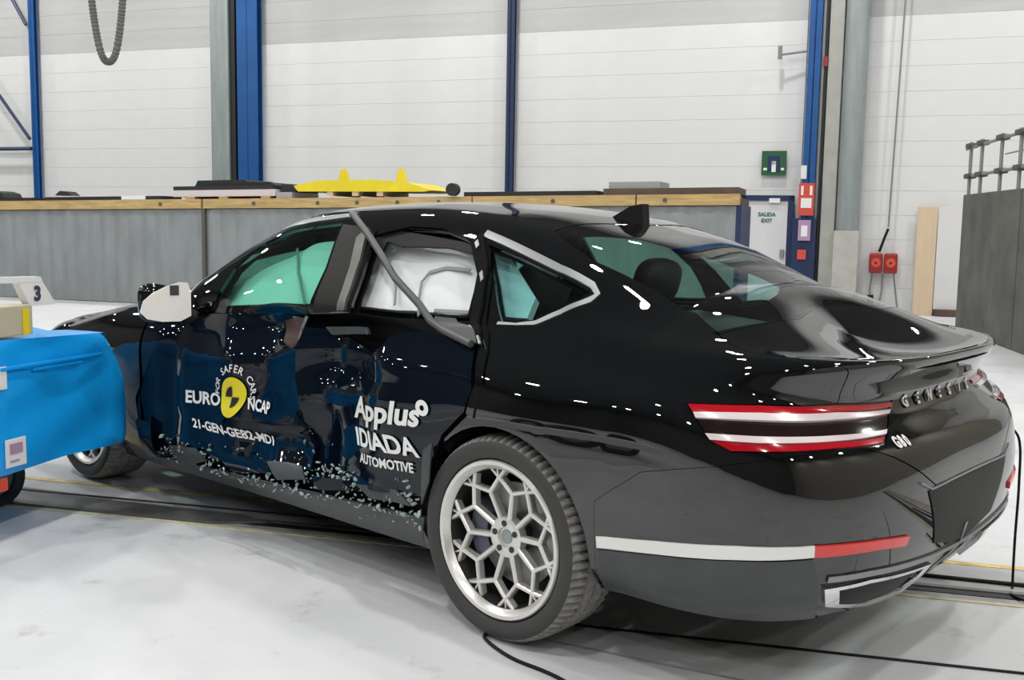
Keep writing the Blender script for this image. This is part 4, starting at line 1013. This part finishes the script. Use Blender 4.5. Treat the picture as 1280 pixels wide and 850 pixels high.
# creased end face
def endz(y, z): return .010*math.sin(9*y+3*z) + .006*math.sin(23*z - 8*y) + (.018 if y > -.16 else 0)*(1 - abs(y+.08)/.08 if abs(y+.08) < .08 else 0)
gy = 20; gz = 16; grid = {}
for i in range(gy+1):
    y = -.80 + .80*i/gy
    top = np.interp(y, [-.80, -.45, -.135, -.03, .0], [.865, .85, .838, .60, .45]); bot = np.interp(y, [-.80, -.39, -.02, .0], [.29, .305, .288, .33])
    for k in range(gz+1):
        z = bot + (top-bot)*k/gz; edge = i in (0, gy) or k in (0, gz)
        grid[i, k] = bb.bm.verts.new((0 if edge else endz(y, z) + .004, y, z))
for i in range(gy):
    for k in range(gz): bb.bm.faces.new((grid[i, k], grid[i+1, k], grid[i+1, k+1], grid[i, k+1]))
bmesh.ops.remove_doubles(bb.bm, verts=bb.bm.verts[:], dist=.001)
bb.obj('wrapped_block', 'bluebar', bt, 35)
# folded upper flap with shiny creases
fl = B(); fl.box((.012, -.78, .735), (.026, -.17, .752), .006); fl.box((.012, -.60, .715), (.022, -.30, .728), .005); fl.obj('wrap_fold', 'bluebar', bt, 40)
for y0, y1, z0, z1 in ((-.765, -.655, .325, .445), (-.80, -.745, .66, .755)):
    s_ = B().box((.016, y0, z0), (.022, y1, z1), .002).obj('label_sticker', 'white', bt)
    if y0 > -.79:
        B().box((.0225, y0+.02, z0+.055), (.0235, y1-.02, z1-.02)).box((.0225, y0+.02, z0+.02), (.0235, y1-.04, z0+.03)).obj('print_marks', 'pinksign', s_)
tr = thing('impact_trolley', hw(bz, -14.95), TH, 'crash trolley carrying the blue barrier at the left edge', 'trolley')
B().box((-1.75, -.12, .22), (.02, .0, .90), .01).obj('backing_plate', 'white', tr)
B().box((-1.70, -2.9, .30), (-1.50, -.12, .46), .01).obj('side_beam', 'white', tr); B().box((-.22, -2.9, .30), (-.02, -.12, .46), .01).obj('side_beam', 'white', tr)
B().box((-1.5, -2.9, .31), (-.22, -2.7, .45), .01).obj('cross_beam', 'white', tr)
blkx = B().box((-1.6, -.02, .872), (.0, .25, 1.00), .006).obj('ballast_block', 'beige', tr)
B().box((.001, .19, .875), (.006, .225, .985)).obj('yellow_tape', 'yellowp', blkx)
# tilted white frame with a purple marker above the block
fr = B()
outer = [(-.02, 1.115), (.33, 1.105), (.405, 1.005), (-.02, 1.005)]
for a, b in ((0, 1), (1, 2)):
    pass
fr.prism([(-.02, 1.125), (.325, 1.115), (.335, 1.09), (-.02, 1.098)], -.06, -.02, 'x')
fr.prism([(.20, 1.095), (.335, 1.092), (.41, .99), (.26, .99)], -.06, -.02, 'x')
fr.obj('camera_frame', 'white', tr)
me = text_mesh('3', .085, bold=.004); me.materials.append(M['purple'])
me.transform(Matrix.Rotation(PI/2, 4, 'Z') @ Matrix.Rotation(PI/2, 4, 'Y') if False else Matrix(((0, 0, 1, 0), (1, 0, 0, 0), (0, 1, 0, 0), (0, 0, 0, 1))))
o = link('lettering', me, tr); o.location = (-.017, .30, 1.04)
B().box((.0, .03, .23), (.012, .07, .285), .003).obj('marker_lamp', 'redsign', tr)
for x in (-.52, -1.35):
    for y, rr_ in ((.50, .135), (-2.3, .29)):
        w = thing('wheel', (0, 0, 0), 0, None, None); w.parent = tr; w.location = (x, y, rr_)
        q = rr_/.29
        B().lathe([(a_, r_*q) for a_, r_ in [(-.07, .17), (-.085, .2), (-.085, .26), (-.06, .29), (.06, .29), (.085, .26), (.085, .2), (.07, .17), (-.07, .17)]], 32, 'x').obj('tyre', 'rubber', w, 40)
        B().lathe([(a_, r_*q) for a_, r_ in [(-.05, .001), (-.05, .17), (.05, .17), (.05, .001)]], 24, 'x').obj('rim', 'galv', w, 40)
